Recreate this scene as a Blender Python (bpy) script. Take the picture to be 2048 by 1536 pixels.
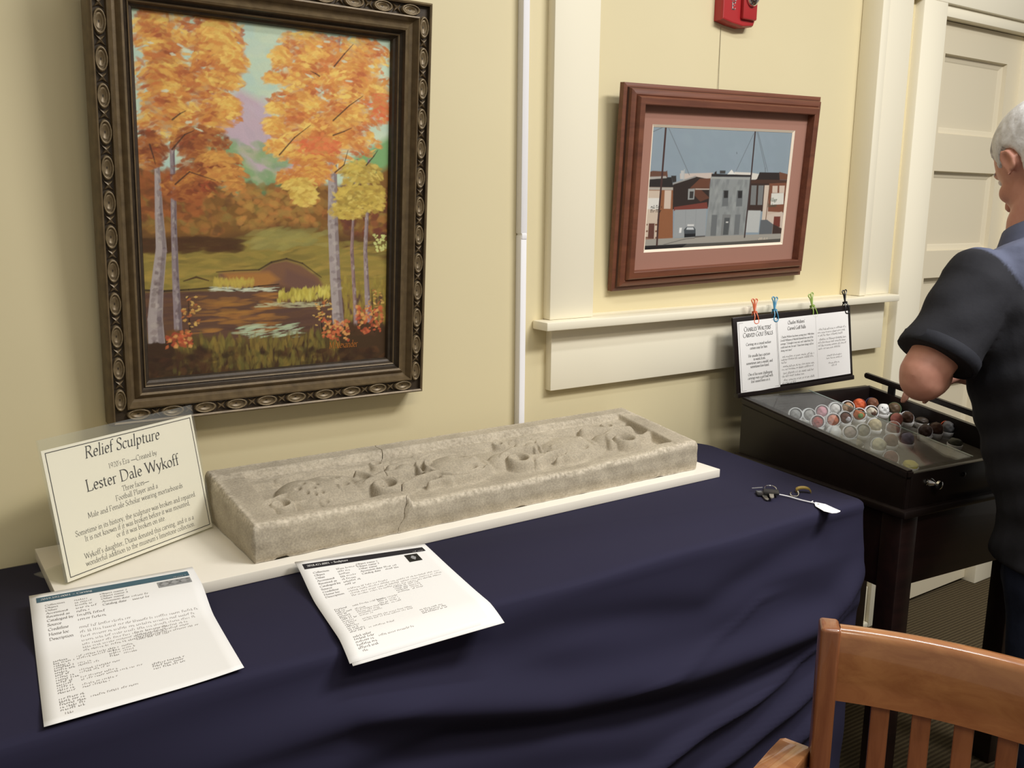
import bpy, bmesh, math, random
import numpy as np
from mathutils import Vector, Matrix

for o in list(bpy.data.objects):
    bpy.data.objects.remove(o, do_unlink=True)
scene = bpy.context.scene
col = scene.collection
random.seed(7)
RNG = np.random.default_rng(11)


def lin(r, g, b):
    def f(c):
        c /= 255.0
        return c / 12.92 if c <= 0.04045 else ((c + 0.055) / 1.055) ** 2.4
    return (f(r), f(g), f(b), 1.0)


# ---------------------------------------------------------------- camera
cam_data = bpy.data.cameras.new('camera')
cam_data.sensor_width = 36.0
cam_data.lens = 36.0 * 1828.926 / 2048.0
cam_data.clip_start = 0.05
cam = bpy.data.objects.new('camera', cam_data)
col.objects.link(cam)
yaw, pitch, roll = 0.60376188, 0.19443958, 0.00979978
_f = Vector((math.sin(yaw) * math.cos(pitch), math.cos(yaw) * math.cos(pitch), -math.sin(pitch)))
_r = Vector((math.cos(yaw), -math.sin(yaw), 0))
_u = _r.cross(_f)
_r2 = _r * math.cos(roll) + _u * math.sin(roll)
_u2 = -_r * math.sin(roll) + _u * math.cos(roll)
cam.matrix_world = Matrix(((_r2.x, _u2.x, -_f.x, 0.0), (_r2.y, _u2.y, -_f.y, -1.60),
                           (_r2.z, _u2.z, -_f.z, 1.3047), (0, 0, 0, 1)))
scene.camera = cam

# ---------------------------------------------------------------- world, lights, exposure
world = bpy.data.worlds.new('world')
scene.world = world
world.use_nodes = True
bg = world.node_tree.nodes['Background']
bg.inputs[0].default_value = (1.0, 0.94, 0.84, 1)
bg.inputs[1].default_value = 0.25


def area_light(name, loc, target, sx, sy, power, color):
    d = bpy.data.lights.new(name, 'AREA')
    d.shape = 'RECTANGLE'
    d.size, d.size_y = sx, sy
    d.energy = power
    d.color = color
    o = bpy.data.objects.new(name, d)
    col.objects.link(o)
    o.location = loc
    o.rotation_euler = (Vector(target) - Vector(loc)).to_track_quat('-Z', 'Y').to_euler()
    return o


# ceiling fluorescents: a cool one to the right, a weaker warm one to the left
area_light('ceiling_light_cool', (2.00, -1.80, 2.75), (1.98, -1.7, 0.0), 1.1, 0.4, 74, (1.0, 0.985, 0.975))
area_light('ceiling_light_warm', (0.2, -2.5, 2.75), (0.25, -2.2, 0.0), 1.2, 0.3, 22, (1.0, 0.90, 0.74))

area_light('ceiling_light_tube', (1.15, -1.20, 2.80), (1.15, -1.2, 0.0), 1.2, 0.12, 13, (0.92, 0.96, 1.0))

scene.view_settings.view_transform = 'Standard'
scene.view_settings.look = 'None'
scene.view_settings.gamma = 1.0
scene.view_settings.use_curve_mapping = False
scene.view_settings.exposure = 0.0

# ---------------------------------------------------------------- material helpers


def principled(name, color, rough=0.6, metal=0.0, spec=0.5, noise=None, bump=None, coat=0.0, sheen=0.0):
    """noise=(scale, amount, color2); bump=(scale, strength, distance)"""
    m = bpy.data.materials.new(name)
    m.use_nodes = True
    nt = m.node_tree
    b = nt.nodes['Principled BSDF']
    b.inputs['Base Color'].default_value = color
    b.inputs['Roughness'].default_value = rough
    b.inputs['Metallic'].default_value = metal
    b.inputs['Specular IOR Level'].default_value = spec
    b.inputs['Coat Weight'].default_value = coat
    b.inputs['Sheen Weight'].default_value = sheen
    tc = nt.nodes.new('ShaderNodeTexCoord')
    if noise:
        n = nt.nodes.new('ShaderNodeTexNoise')
        n.inputs['Scale'].default_value = noise[0]
        n.inputs['Detail'].default_value = 6
        nt.links.new(tc.outputs['Object'], n.inputs['Vector'])
        r = nt.nodes.new('ShaderNodeMapRange')
        r.inputs[1].default_value = 0.35
        r.inputs[2].default_value = 0.7
        r.inputs[4].default_value = noise[1]
        nt.links.new(n.outputs['Fac'], r.inputs[0])
        mx = nt.nodes.new('ShaderNodeMix')
        mx.data_type = 'RGBA'
        mx.inputs[6].default_value = color
        mx.inputs[7].default_value = noise[2]
        nt.links.new(r.outputs[0], mx.inputs[0])
        nt.links.new(mx.outputs[2], b.inputs['Base Color'])
    if bump:
        n2 = nt.nodes.new('ShaderNodeTexNoise')
        n2.inputs['Scale'].default_value = bump[0]
        n2.inputs['Detail'].default_value = 5
        nt.links.new(tc.outputs['Object'], n2.inputs['Vector'])
        bp = nt.nodes.new('ShaderNodeBump')
        bp.inputs['Strength'].default_value = bump[1]
        bp.inputs['Distance'].default_value = bump[2]
        nt.links.new(n2.outputs['Fac'], bp.inputs['Height'])
        nt.links.new(bp.outputs['Normal'], b.inputs['Normal'])
    return m


def attr_material(name, rough=0.6, spec=0.3, bump=None):
    m = principled(name, (1, 1, 1, 1), rough, 0, spec, None, bump)
    nt = m.node_tree
    a = nt.nodes.new('ShaderNodeAttribute')
    a.attribute_name = 'paint'
    nt.links.new(a.outputs['Color'], nt.nodes['Principled BSDF'].inputs['Base Color'])
    return m


def wood_material(name, c1, c2, axis, scale, rough=0.35, coat=0.2):
    m = principled(name, c1, rough, 0, 0.5, None, None, coat)
    nt = m.node_tree
    b = nt.nodes['Principled BSDF']
    tc = nt.nodes.new('ShaderNodeTexCoord')
    mp = nt.nodes.new('ShaderNodeMapping')
    s = [scale, scale, scale]
    s[axis] = scale * 0.09
    mp.inputs['Scale'].default_value = s
    nt.links.new(tc.outputs['Object'], mp.inputs['Vector'])
    n = nt.nodes.new('ShaderNodeTexNoise')
    n.inputs['Scale'].default_value = 1.0
    n.inputs['Detail'].default_value = 8
    n.inputs['Roughness'].default_value = 0.65
    n.inputs['Distortion'].default_value = 0.6
    nt.links.new(mp.outputs[0], n.inputs['Vector'])
    cr = nt.nodes.new('ShaderNodeValToRGB')
    cr.color_ramp.elements[0].position = 0.32
    cr.color_ramp.elements[0].color = c2
    cr.color_ramp.elements[1].position = 0.62
    cr.color_ramp.elements[1].color = c1
    nt.links.new(n.outputs['Fac'], cr.inputs[0])
    nt.links.new(cr.outputs[0], b.inputs['Base Color'])
    bp = nt.nodes.new('ShaderNodeBump')
    bp.inputs['Strength'].default_value = 0.08
    bp.inputs['Distance'].default_value = 0.001
    nt.links.new(n.outputs['Fac'], bp.inputs['Height'])
    nt.links.new(bp.outputs['Normal'], b.inputs['Normal'])
    return m


def glass_material(name, tint=(1, 1, 1, 1), haze=0.0, ior=1.5):
    """thin clear sheet: transparent with fresnel reflection and a little scratched haze"""
    m = bpy.data.materials.new(name)
    m.use_nodes = True
    nt = m.node_tree
    nt.nodes.clear()
    out = nt.nodes.new('ShaderNodeOutputMaterial')
    tr = nt.nodes.new('ShaderNodeBsdfTransparent')
    tr.inputs[0].default_value = tint
    gl = nt.nodes.new('ShaderNodeBsdfGlossy')
    gl.inputs['Roughness'].default_value = 0.015
    lw = nt.nodes.new('ShaderNodeLayerWeight')
    lw.inputs[0].default_value = 0.5
    pw = nt.nodes.new('ShaderNodeMath')
    pw.operation = 'POWER'
    pw.inputs[1].default_value = 5.0
    nt.links.new(lw.outputs['Facing'], pw.inputs[0])
    fr = nt.nodes.new('ShaderNodeMath')
    fr.operation = 'MULTIPLY_ADD'
    f0 = 0.5 * ((ior - 1) / (ior + 1)) ** 2
    fr.inputs[1].default_value = 0.5 * (1 - 2 * f0)
    fr.inputs[2].default_value = f0
    nt.links.new(pw.outputs[0], fr.inputs[0])
    mx = nt.nodes.new('ShaderNodeMixShader')
    nt.links.new(fr.outputs[0], mx.inputs[0])
    nt.links.new(tr.outputs[0], mx.inputs[1])
    nt.links.new(gl.outputs[0], mx.inputs[2])
    last = mx
    if haze > 0:
        df = nt.nodes.new('ShaderNodeBsdfDiffuse')
        df.inputs[0].default_value = (0.8, 0.8, 0.78, 1)
        m2 = nt.nodes.new('ShaderNodeMixShader')
        m2.inputs[0].default_value = haze
        nt.links.new(mx.outputs[0], m2.inputs[1])
        nt.links.new(df.outputs[0], m2.inputs[2])
        last = m2
    nt.links.new(last.outputs[0], out.inputs[0])
    return m


# ---------------------------------------------------------------- object helpers
def tag(o, label=None, cat=None, group=None, kind=None):
    if label:
        o['label'] = label
    if cat:
        o['category'] = cat
    if group:
        o['group'] = group
    if kind:
        o['kind'] = kind
    return o


def thing(name, label, cat, loc=(0, 0, 0), rotz=0.0, group=None, matrix=None):
    o = bpy.data.objects.new(name, None)
    o.empty_display_size = 0.05
    col.objects.link(o)
    o.matrix_basis = matrix if matrix is not None else Matrix.Translation(loc) @ Matrix.Rotation(rotz, 4, 'Z')
    return tag(o, label, cat, group)


def world_of(o):
    m = o.matrix_basis.copy()
    if o.parent:
        m = world_of(o.parent) @ o.matrix_parent_inverse @ m
    return m


def link(name, mesh, mat=None, parent=None, local=False, smooth=False):
    """local=False: mesh is in world space even when it has a parent"""
    if mat is not None:
        for mm in (mat if isinstance(mat, (list, tuple)) else [mat]):
            mesh.materials.append(mm)
    o = bpy.data.objects.new(name, mesh)
    col.objects.link(o)
    if parent is not None:
        o.parent = parent
        if not local:
            o.matrix_parent_inverse = world_of(parent).inverted()
    if smooth:
        mesh.shade_smooth()
        if smooth == 'auto':
            mesh.set_sharp_from_angle(angle=math.radians(38))
    return o


def add_obj(name, verts, faces, mat=None, parent=None, local=False, smooth=False):
    me = bpy.data.meshes.new(name)
    me.from_pydata([tuple(map(float, v)) for v in verts], [], faces)
    me.update()
    return link(name, me, mat, parent, local, smooth)


def bm_obj(name, bm, mat=None, parent=None, local=False, smooth=False):
    bmesh.ops.recalc_face_normals(bm, faces=bm.faces[:])
    me = bpy.data.meshes.new(name)
    bm.to_mesh(me)
    bm.free()
    return link(name, me, mat, parent, local, smooth)


def bm_box(bm, x0, x1, y0, y1, z0, z1, bevel=0.0, seg=2):
    t = bmesh.new()
    bmesh.ops.create_cube(t, size=1.0)
    for v in t.verts:
        v.co = Vector(((x0 + x1) / 2 + v.co.x * (x1 - x0), (y0 + y1) / 2 + v.co.y * (y1 - y0),
                       (z0 + z1) / 2 + v.co.z * (z1 - z0)))
    if bevel > 0:
        bmesh.ops.bevel(t, geom=t.edges[:], offset=bevel, segments=seg, profile=0.5, affect='EDGES')
    me = bpy.data.meshes.new('tmp')
    t.to_mesh(me)
    t.free()
    bm.from_mesh(me)
    bpy.data.meshes.remove(me)


def box(name, x0, x1, y0, y1, z0, z1, mat, parent=None, local=False, bevel=0.002, seg=2):
    bm = bmesh.new()
    bm_box(bm, min(x0, x1), max(x0, x1), min(y0, y1), max(y0, y1), min(z0, z1), max(z0, z1), bevel, seg)
    return bm_obj(name, bm, mat, parent, local, 'auto' if bevel else False)


def structure(o):
    o['kind'] = 'structure'
    return o


def frame_basis(d, up=None):
    d = Vector(d).normalized()
    if up is None:
        up = Vector((0, 0, 1)) if abs(d.z) < 0.9 else Vector((1, 0, 0))
    a = d.cross(up).normalized()
    return a, a.cross(d).normalized()


def loft_data(rings, cap=True, closed=False):
    verts, faces = [], []
    n = len(rings[0])
    for r in rings:
        verts.extend([tuple(p) for p in r])
    m = len(rings)
    for i in range(m if closed else m - 1):
        a, b = i * n, ((i + 1) % m) * n
        for j in range(n):
            k = (j + 1) % n
            faces.append((a + j, a + k, b + k, b + j))
    if cap and not closed:
        faces.append(tuple(range(n - 1, -1, -1)))
        faces.append(tuple((m - 1) * n + j for j in range(n)))
    return verts, faces


def circle(c, a, b, ra, rb, n=12):
    return [Vector(c) + a * (ra * math.cos(2 * math.pi * i / n)) + b * (rb * math.sin(2 * math.pi * i / n)) for i in range(n)]


def tube_data(path, rad, n=8, cap=True, closed=False):
    path = [Vector(p) for p in path]
    m = len(path)
    rads = rad if isinstance(rad, (list, tuple)) else [rad] * m
    rings = []
    prev = None
    for i, p in enumerate(path):
        if closed:
            d = path[(i + 1) % m] - path[i - 1]
        else:
            d = path[min(i + 1, m - 1)] - path[max(i - 1, 0)]
        d.normalize()
        if prev is None:
            a, b = frame_basis(d)
        else:
            a = (prev - d * prev.dot(d)).normalized()
            b = a.cross(d).normalized() * 1.0
        prev = a
        rings.append(circle(p, a, d.cross(a), rads[i], rads[i], n))
    return loft_data(rings, cap, closed)


def merge_data(*parts):
    V, F = [], []
    for v, f in parts:
        o = len(V)
        V.extend(v)
        F.extend([tuple(i + o for i in q) for q in f])
    return V, F


def tube(name, path, rad, mat, parent=None, local=False, n=8, closed=False):
    v, f = tube_data(path, rad, n, True, closed)
    return add_obj(name, v, f, mat, parent, local, 'auto')


def spline(pts, n):
    """Catmull-Rom through pts"""
    P = [Vector(p) for p in pts]
    P = [P[0] * 2 - P[1]] + P + [P[-1] * 2 - P[-2]]
    out = []
    for i in range(1, len(P) - 2):
        for k in range(n):
            t = k / n
            a, b, c, d = P[i - 1], P[i], P[i + 1], P[i + 2]
            out.append(0.5 * ((2 * b) + (c - a) * t + (2 * a - 5 * b + 4 * c - d) * t * t + (3 * b - a - 3 * c + d) * t ** 3))
    out.append(P[-2])
    return out


def capsule_chain(pts, rads, n=14):
    """closed tapered limb with rounded ends"""
    pts = [Vector(p) for p in pts]
    d0 = (pts[0] - pts[1]).normalized()
    d1 = (pts[-1] - pts[-2]).normalized()
    P, R = [], []
    for a in (85, 60, 35, 15):
        P.append(pts[0] + d0 * (rads[0] * math.sin(math.radians(a))))
        R.append(rads[0] * math.cos(math.radians(a)))
    P += pts
    R += list(rads)
    for a in (15, 35, 60, 85):
        P.append(pts[-1] + d1 * (rads[-1] * math.sin(math.radians(a))))
        R.append(rads[-1] * math.cos(math.radians(a)))
    return tube_data(P, R, n)


def ellipsoid_data(c, ax, n=20, m=14, rot=None):
    V, F = [], []
    rot = rot or Matrix.Identity(3)
    c = Vector(c)
    rings = []
    for i in range(1, m):
        th = math.pi * i / m
        rings.append([c + rot @ Vector((ax[0] * math.sin(th) * math.cos(2 * math.pi * j / n),
                                        ax[1] * math.sin(th) * math.sin(2 * math.pi * j / n),
                                        ax[2] * math.cos(th))) for j in range(n)])
    V, F = loft_data(rings, cap=True)
    return V, F


def fuse(name, parts, voxel, smooth_it, mat, parent=None, deform=None, factor=0.5):
    """union of closed shapes as one continuous surface"""
    V, F = merge_data(*parts)
    me = bpy.data.meshes.new(name)
    me.from_pydata([tuple(v) for v in V], [], F)
    me.update()
    bm = bmesh.new()
    bm.from_mesh(me)
    bmesh.ops.recalc_face_normals(bm, faces=bm.faces[:])
    bm.to_mesh(me)
    bm.free()
    o = bpy.data.objects.new(name, me)
    col.objects.link(o)
    r = o.modifiers.new('r', 'REMESH')
    r.mode = 'VOXEL'
    r.voxel_size = voxel
    if smooth_it:
        s = o.modifiers.new('s', 'SMOOTH')
        s.iterations = smooth_it
        s.factor = factor
    dg = bpy.context.evaluated_depsgraph_get()
    me2 = bpy.data.meshes.new_from_object(o.evaluated_get(dg))
    bpy.data.objects.remove(o, do_unlink=True)
    bpy.data.meshes.remove(me)
    if deform:
        for v in me2.vertices:
            v.co = deform(v.co)
    me2.name = name
    return link(name, me2, mat, parent, False, True)


def color_grid(name, img, surf, mat, parent=None, local=False):
    """img (h,w,3) linear colours painted on a grid; surf(u,v) -> point, v=0 at the top"""
    hh, ww, _ = img.shape
    us = np.linspace(0, 1, ww)
    vs = np.linspace(0, 1, hh)
    V = [tuple(surf(u, v)) for v in vs for u in us]
    idx = np.arange(hh * ww).reshape(hh, ww)
    F = np.stack([idx[1:, :-1], idx[1:, 1:], idx[:-1, 1:], idx[:-1, :-1]], -1).reshape(-1, 4).tolist()
    me = bpy.data.meshes.new(name)
    me.from_pydata(V, [], F)
    ca = me.color_attributes.new('paint', 'FLOAT_COLOR', 'POINT')
    data = np.ones((hh * ww, 4), np.float32)
    data[:, :3] = img.reshape(-1, 3)
    ca.data.foreach_set('color', data.ravel())
    me.update()
    return link(name, me, mat, parent, local, False)
# ---------------------------------------------------------------- pen-stroke serif lettering
def _G():
    L = lambda *a: ('l',) + a
    A = lambda *a: ('a',) + a
    S = lambda x, y, h=7: ('l', x - h, y, x + h, y)
    D = lambda x, y: ('d', x, y)
    g = {}
    g['a'] = (41, A(19, 29, 12, 12, 20, 165), L(31, 31, 31, 6, 37, 0), A(17, 11, 11, 11, 60, 330), L(31, 27, 21, 22))
    g['b'] = (47, L(4, 68, 9, 70, 9, 2), A(24, 20, 15, 20, -165, 165))
    g['c'] = (38, A(22, 20, 16, 21, 40, 320))
    g['d'] = (48, L(31, 68, 37, 70, 37, 3, 44, 0), A(22, 20, 15, 20, 15, 345))
    g['e'] = (40, L(7, 23, 34, 23), A(21, 21, 14, 21, 5, 318))
    g['f'] = (28, L(12, 0, 12, 56), A(23, 56, 11, 14, 180, 50), L(3, 40, 24, 40), S(12, 0))
    g['g'] = (43, A(19, 27, 12, 14, 0, 360), L(13, 15, 9, 8, 14, 4, 30, 1), A(20, -10, 15, 10, 60, 400), L(28, 37, 40, 40))
    g['h'] = (50, L(4, 68, 10, 70, 10, 0), A(25, 26, 14, 15, 165, 0), L(39, 26, 39, 0), S(10, 0), S(39, 0))
    g['i'] = (23, L(4, 38, 11, 41, 11, 0), S(11, 0), D(11, 57))
    g['j'] = (22, L(5, 38, 11, 41, 11, -12), A(3, -12, 8, 10, 0, -100), D(11, 57))
    g['k'] = (46, L(4, 68, 10, 70, 10, 0), L(11, 19, 33, 40), L(18, 25, 40, 1), S(10, 0), S(40, 0), S(33, 41, 6))
    g['l'] = (23, L(4, 68, 11, 70, 11, 0), S(11, 0))
    g['m'] = (75, L(4, 38, 10, 41, 10, 0), A(24, 27, 13, 14, 160, 0), L(37, 27, 37, 0), A(51, 27, 13, 14, 160, 0), L(64, 27, 64, 0), S(10, 0), S(37, 0), S(64, 0))
    g['n'] = (50, L(4, 38, 10, 41, 10, 0), A(25, 26, 14, 15, 165, 0), L(39, 26, 39, 0), S(10, 0), S(39, 0))
    g['o'] = (46, A(23, 20, 17, 21, 0, 360))
    g['p'] = (48, L(4, 39, 10, 41, 10, -22), A(25, 20, 15, 20, -165, 165), S(10, -22))
    g['q'] = (47, L(37, 41, 37, -22), A(22, 20, 15, 20, 15, 345), S(37, -22))
    g['r'] = (33, L(4, 38, 10, 41, 10, 0), A(23, 27, 13, 14, 160, 55), S(10, 0))
    g['s'] = (33, L(27, 35, 23, 40, 14, 41, 7, 36, 8, 29, 14, 24, 21, 19, 27, 13, 26, 5, 19, 0, 10, 0, 5, 7))
    g['t'] = (29, L(12, 52, 12, 9), A(20, 9, 8, 9, 180, 310), L(3, 40, 24, 40))
    g['u'] = (50, L(4, 40, 10, 40, 10, 15), A(23, 15, 13, 15, 180, 340), L(31, 40, 38, 41, 38, 3, 45, 0))
    g['v'] = (42, L(5, 41, 21, 1, 37, 41), S(6, 41, 6), S(37, 41, 5))
    g['w'] = (64, L(5, 41, 18, 1, 32, 40, 46, 1, 59, 41), S(6, 41, 6), S(59, 41, 5))
    g['x'] = (42, L(6, 41, 36, 0), L(36, 41, 6, 0), S(7, 41, 6), S(35, 0, 6))
    g['y'] = (42, L(5, 41, 21, 2), L(37, 41, 20, -4, 13, -17, 4, -20), S(6, 41, 6), S(37, 41, 5))
    g['z'] = (38, L(6, 34, 7, 41, 33, 41, 5, 0, 33, 0, 34, 8))
    g['A'] = (66, L(7, 0, 33, 67, 60, 0), L(16, 24, 50, 24), S(7, 0), S(60, 0, 8))
    g['B'] = (57, L(12, 66, 12, 0), L(5, 66, 28, 66), A(28, 51, 17, 15, 90, -90), L(28, 36, 12, 36), A(30, 18, 20, 18, 90, -90), L(30, 0, 5, 0))
    g['C'] = (64, A(38, 33, 31, 35, 45, 318), L(60, 66, 59, 53))
    g['D'] = (70, L(12, 66, 12, 0), L(5, 66, 30, 66), A(30, 33, 33, 33, 90, -90), L(30, 0, 5, 0))
    g['E'] = (54, L(12, 66, 12, 0), L(5, 66, 46, 66, 46, 56), L(12, 34, 37, 34), L(5, 0, 47, 0, 49, 11))
    g['F'] = (50, L(12, 66, 12, 0), L(5, 66, 45, 66, 45, 55), L(12, 34, 36, 34), S(12, 0, 8))
    g['G'] = (70, A(38, 33, 31, 35, 45, 300), L(60, 26, 60, 4), S(59, 27, 8))
    g['H'] = (72, L(13, 66, 13, 0), L(59, 66, 59, 0), L(13, 34, 59, 34), S(13, 0), S(59, 0), S(13, 66), S(59, 66))
    g['I'] = (30, L(15, 66, 15, 0), S(15, 0), S(15, 66))
    g['J'] = (30, L(16, 66, 16, 0), A(6, 0, 10, 12, 0, -100), S(16, 66))
    g['K'] = (63, L(13, 66, 13, 0), L(14, 32, 50, 66), L(24, 42, 58, 1), S(13, 0), S(13, 66), S(50, 66, 6), S(57, 0, 6))
    g['L'] = (53, L(13, 66, 13, 0), L(5, 0, 47, 0, 49, 12), S(13, 66))
    g['M'] = (84, L(13, 0, 15, 66, 42, 6, 68, 66, 71, 0), S(13, 0), S(71, 0), S(12, 66, 5), S(71, 66, 5))
    g['N'] = (72, L(13, 0, 13, 66, 59, 2, 59, 66), S(13, 0), S(59, 66), S(9, 66, 5))
    g['O'] = (72, A(36, 33, 29, 35, 0, 360))
    g['P'] = (55, L(13, 66, 13, 0), L(5, 66, 28, 66), A(28, 49, 19, 17, 90, -90), L(28, 32, 13, 32), S(13, 0))
    g['Q'] = (72, A(36, 33, 29, 35, 0, 360), L(38, 0, 68, -14))
    g['R'] = (61, L(13, 66, 13, 0), L(5, 66, 28, 66), A(28, 50, 18, 16, 90, -90), L(28, 34, 13, 34), L(28, 34, 54, 0), S(13, 0), S(56, 0, 6))
    g['S'] = (47, L(40, 54, 37, 64, 27, 68, 14, 66, 8, 56, 11, 45, 22, 38, 33, 31, 40, 22, 39, 8, 29, -1, 15, 0, 7, 4, 6, 15))
    g['T'] = (60, L(30, 66, 30, 0), L(5, 54, 6, 66, 54, 66, 55, 54), S(30, 0, 8))
    g['U'] = (69, L(13, 66, 13, 24), A(35, 24, 22, 25, 180, 360), L(57, 24, 57, 66), S(13, 66), S(57, 66))
    g['V'] = (64, L(7, 66, 33, 1, 58, 66), S(7, 66), S(58, 66, 6))
    g['W'] = (94, L(7, 66, 28, 1, 48, 64, 68, 1, 88, 66), S(7, 66), S(88, 66, 6))
    g['X'] = (62, L(8, 66, 55, 0), L(54, 66, 8, 0), S(8, 66), S(55, 66, 6), S(8, 0, 6), S(55, 0))
    g['Y'] = (60, L(6, 66, 30, 32, 54, 66), L(30, 32, 30, 0), S(7, 66), S(54, 66, 6), S(30, 0))
    g['Z'] = (56, L(8, 56, 9, 66, 49, 66, 6, 0, 49, 0, 50, 11))
    g['0'] = (47, A(23, 31, 17, 32, 0, 360))
    g['1'] = (47, L(14, 53, 25, 62, 25, 0), S(25, 0, 9))
    g['2'] = (47, A(22, 46, 15, 16, 165, -25), L(36, 39, 6, 1, 39, 1, 41, 8))
    g['3'] = (47, A(21, 48, 14, 14, 150, -90), A(21, 16, 17, 18, 90, -150))
    g['4'] = (47, L(32, 0, 32, 62, 5, 18, 43, 18))
    g['5'] = (47, L(38, 62, 15, 62, 12, 37), A(21, 19, 16, 19, 120, -145))
    g['6'] = (47, A(23, 20, 16, 20, 0, 360), A(36, 20, 29, 43, 180, 105))
    g['7'] = (47, L(7, 55, 8, 62, 40, 62, 18, 0))
    g['8'] = (47, A(23, 47, 13, 15, 0, 360), A(23, 16, 16, 17, 0, 360))
    g['9'] = (47, A(23, 42, 16, 20, 0, 360), A(10, 42, 29, 43, 0, -75))
    g['.'] = (22, D(10, 3))
    g[','] = (22, D(10, 3), L(12, 2, 7, -11))
    g["'"] = (20, D(10, 64), L(12, 63, 7, 51))
    g['"'] = (30, L(9, 68, 8, 52), L(20, 68, 19, 52))
    g['-'] = (32, L(5, 22, 27, 22), L(5, 19, 27, 19))
    g['_'] = (100, L(2, 22, 98, 22), L(2, 19, 98, 19))
    g['~'] = (56, L(8, 20, 16, 27, 26, 25, 34, 20, 42, 18, 49, 25))
    g['#'] = (50, L(15, 0, 22, 62), L(30, 0, 37, 62), L(6, 22, 46, 22), L(6, 42, 46, 42))
    g[':'] = (22, D(10, 3), D(10, 36))
    g[' '] = (25,)
    return g


GLYPH = _G()


def text_quads(txt, size, weight=1.0, slant=0.0, arc=9, smallcaps=False):
    """2D quads (x right, y up, metres) and the advance width"""
    quads = []
    x = 0.0
    nib = 0.088 * weight
    na = math.radians(28)
    nx, ny = nib / 2 * math.cos(na), nib / 2 * math.sin(na)
    thin = 0.017 * weight
    for ch in txt:
        k = 1.0
        if smallcaps and ch.islower():
            ch = ch.upper()
            k = 0.78
        if ch not in GLYPH:
            ch = ' '
        g = GLYPH[ch]
        for s in g[1:]:
            if s[0] == 'd':
                r = 0.05 * weight
                c = (s[1] / 100 * k, s[2] / 100 * k)
                quads.append(([(c[0] - r, c[1]), (c[0], c[1] - r), (c[0] + r, c[1]), (c[0], c[1] + r)], x))
                continue
            if s[0] == 'l':
                pts = [(s[i] / 100 * k, s[i + 1] / 100 * k) for i in range(1, len(s), 2)]
            else:
                _, cx, cy, rx, ry, t0, t1 = s
                m = max(3, int(arc * abs(t1 - t0) / 180))
                pts = [((cx + rx * math.cos(math.radians(t0 + (t1 - t0) * i / m))) / 100 * k,
                        (cy + ry * math.sin(math.radians(t0 + (t1 - t0) * i / m))) / 100 * k) for i in range(m + 1)]
            for (ax, ay), (bx, by) in zip(pts[:-1], pts[1:]):
                quads.append(([(ax - nx, ay - ny), (bx - nx, by - ny), (bx + nx, by + ny), (ax + nx, ay + ny)], x))
                dx, dy = bx - ax, by - ay
                l = math.hypot(dx, dy) or 1
                px, py = -dy / l * thin, dx / l * thin
                quads.append(([(ax - px, ay - py), (bx - px, by - py), (bx + px, by + py), (ax + px, ay + py)], x))
        x += g[0] / 100 * k
    out = []
    for q, ox in quads:
        out.append([((px + ox + slant * py) * size, py * size) for px, py in q])
    return out, x * size


def lettering(name, items, surf, mat, parent, off=0.0004, local=False):
    """items: (text, x, y, size, align, opts) with x from the left and y from the top, in metres, to the
    baseline; surf(x, y) -> point, normal"""
    V, F = [], []
    for it in items:
        txt, x, y, size, align = it[:5]
        opt = it[5] if len(it) > 5 else {}
        fit = opt.pop('fit', None) if opt else None
        q, w = text_quads(txt, size, **opt)
        sx = 1.0
        if fit:
            sx = fit / w
            w = fit
        x0 = x - (w / 2 if align == 'c' else w if align == 'r' else 0)
        for quad in q:
            o = len(V)
            for (a, b) in quad:
                p, n = surf(x0 + a * sx, y - b)
                V.append(Vector(p) + Vector(n) * off)
            F.append((o, o + 1, o + 2, o + 3))
    return add_obj(name, V, F, mat, parent, local, False)


def scribble_words(x, y, width, size, rnd):
    """illegible small print: rows of tiny pen strokes grouped as words"""
    quads = []
    cx = x
    while cx < x + width:
        n = rnd.randint(2, 8)
        for i in range(n):
            h = size * (0.42 if rnd.random() < 0.72 else 0.66)
            w = size * 0.1
            quads.append([(cx, y), (cx + w, y), (cx + w, y - h), (cx, y - h)])
            if rnd.random() < 0.7:
                yy = y - (h - w) * rnd.choice((0, 1))
                quads.append([(cx, yy), (cx + size * 0.32, yy), (cx + size * 0.32, yy - w), (cx, yy - w)])
            cx += size * 0.4
            if cx > x + width:
                break
        cx += size * 0.3
    return quads


def print_quads(name, quads, surf, mat, parent, off=0.0004, local=False):
    V, F = [], []
    for quad in quads:
        o = len(V)
        for (a, b) in quad:
            p, n = surf(a, b)
            V.append(Vector(p) + Vector(n) * off)
        F.append(tuple(range(o, o + len(quad))))
    return add_obj(name, V, F, mat, parent, local, False)


def rect(x0, y0, x1, y1):
    return [(x0, y0), (x1, y0), (x1, y1), (x0, y1)]


def rect_outline(x0, y0, x1, y1, t):
    return [rect(x0, y0, x1, y0 + t), rect(x0, y1 - t, x1, y1), rect(x0, y0, x0 + t, y1), rect(x1 - t, y0, x1, y1)]
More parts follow.
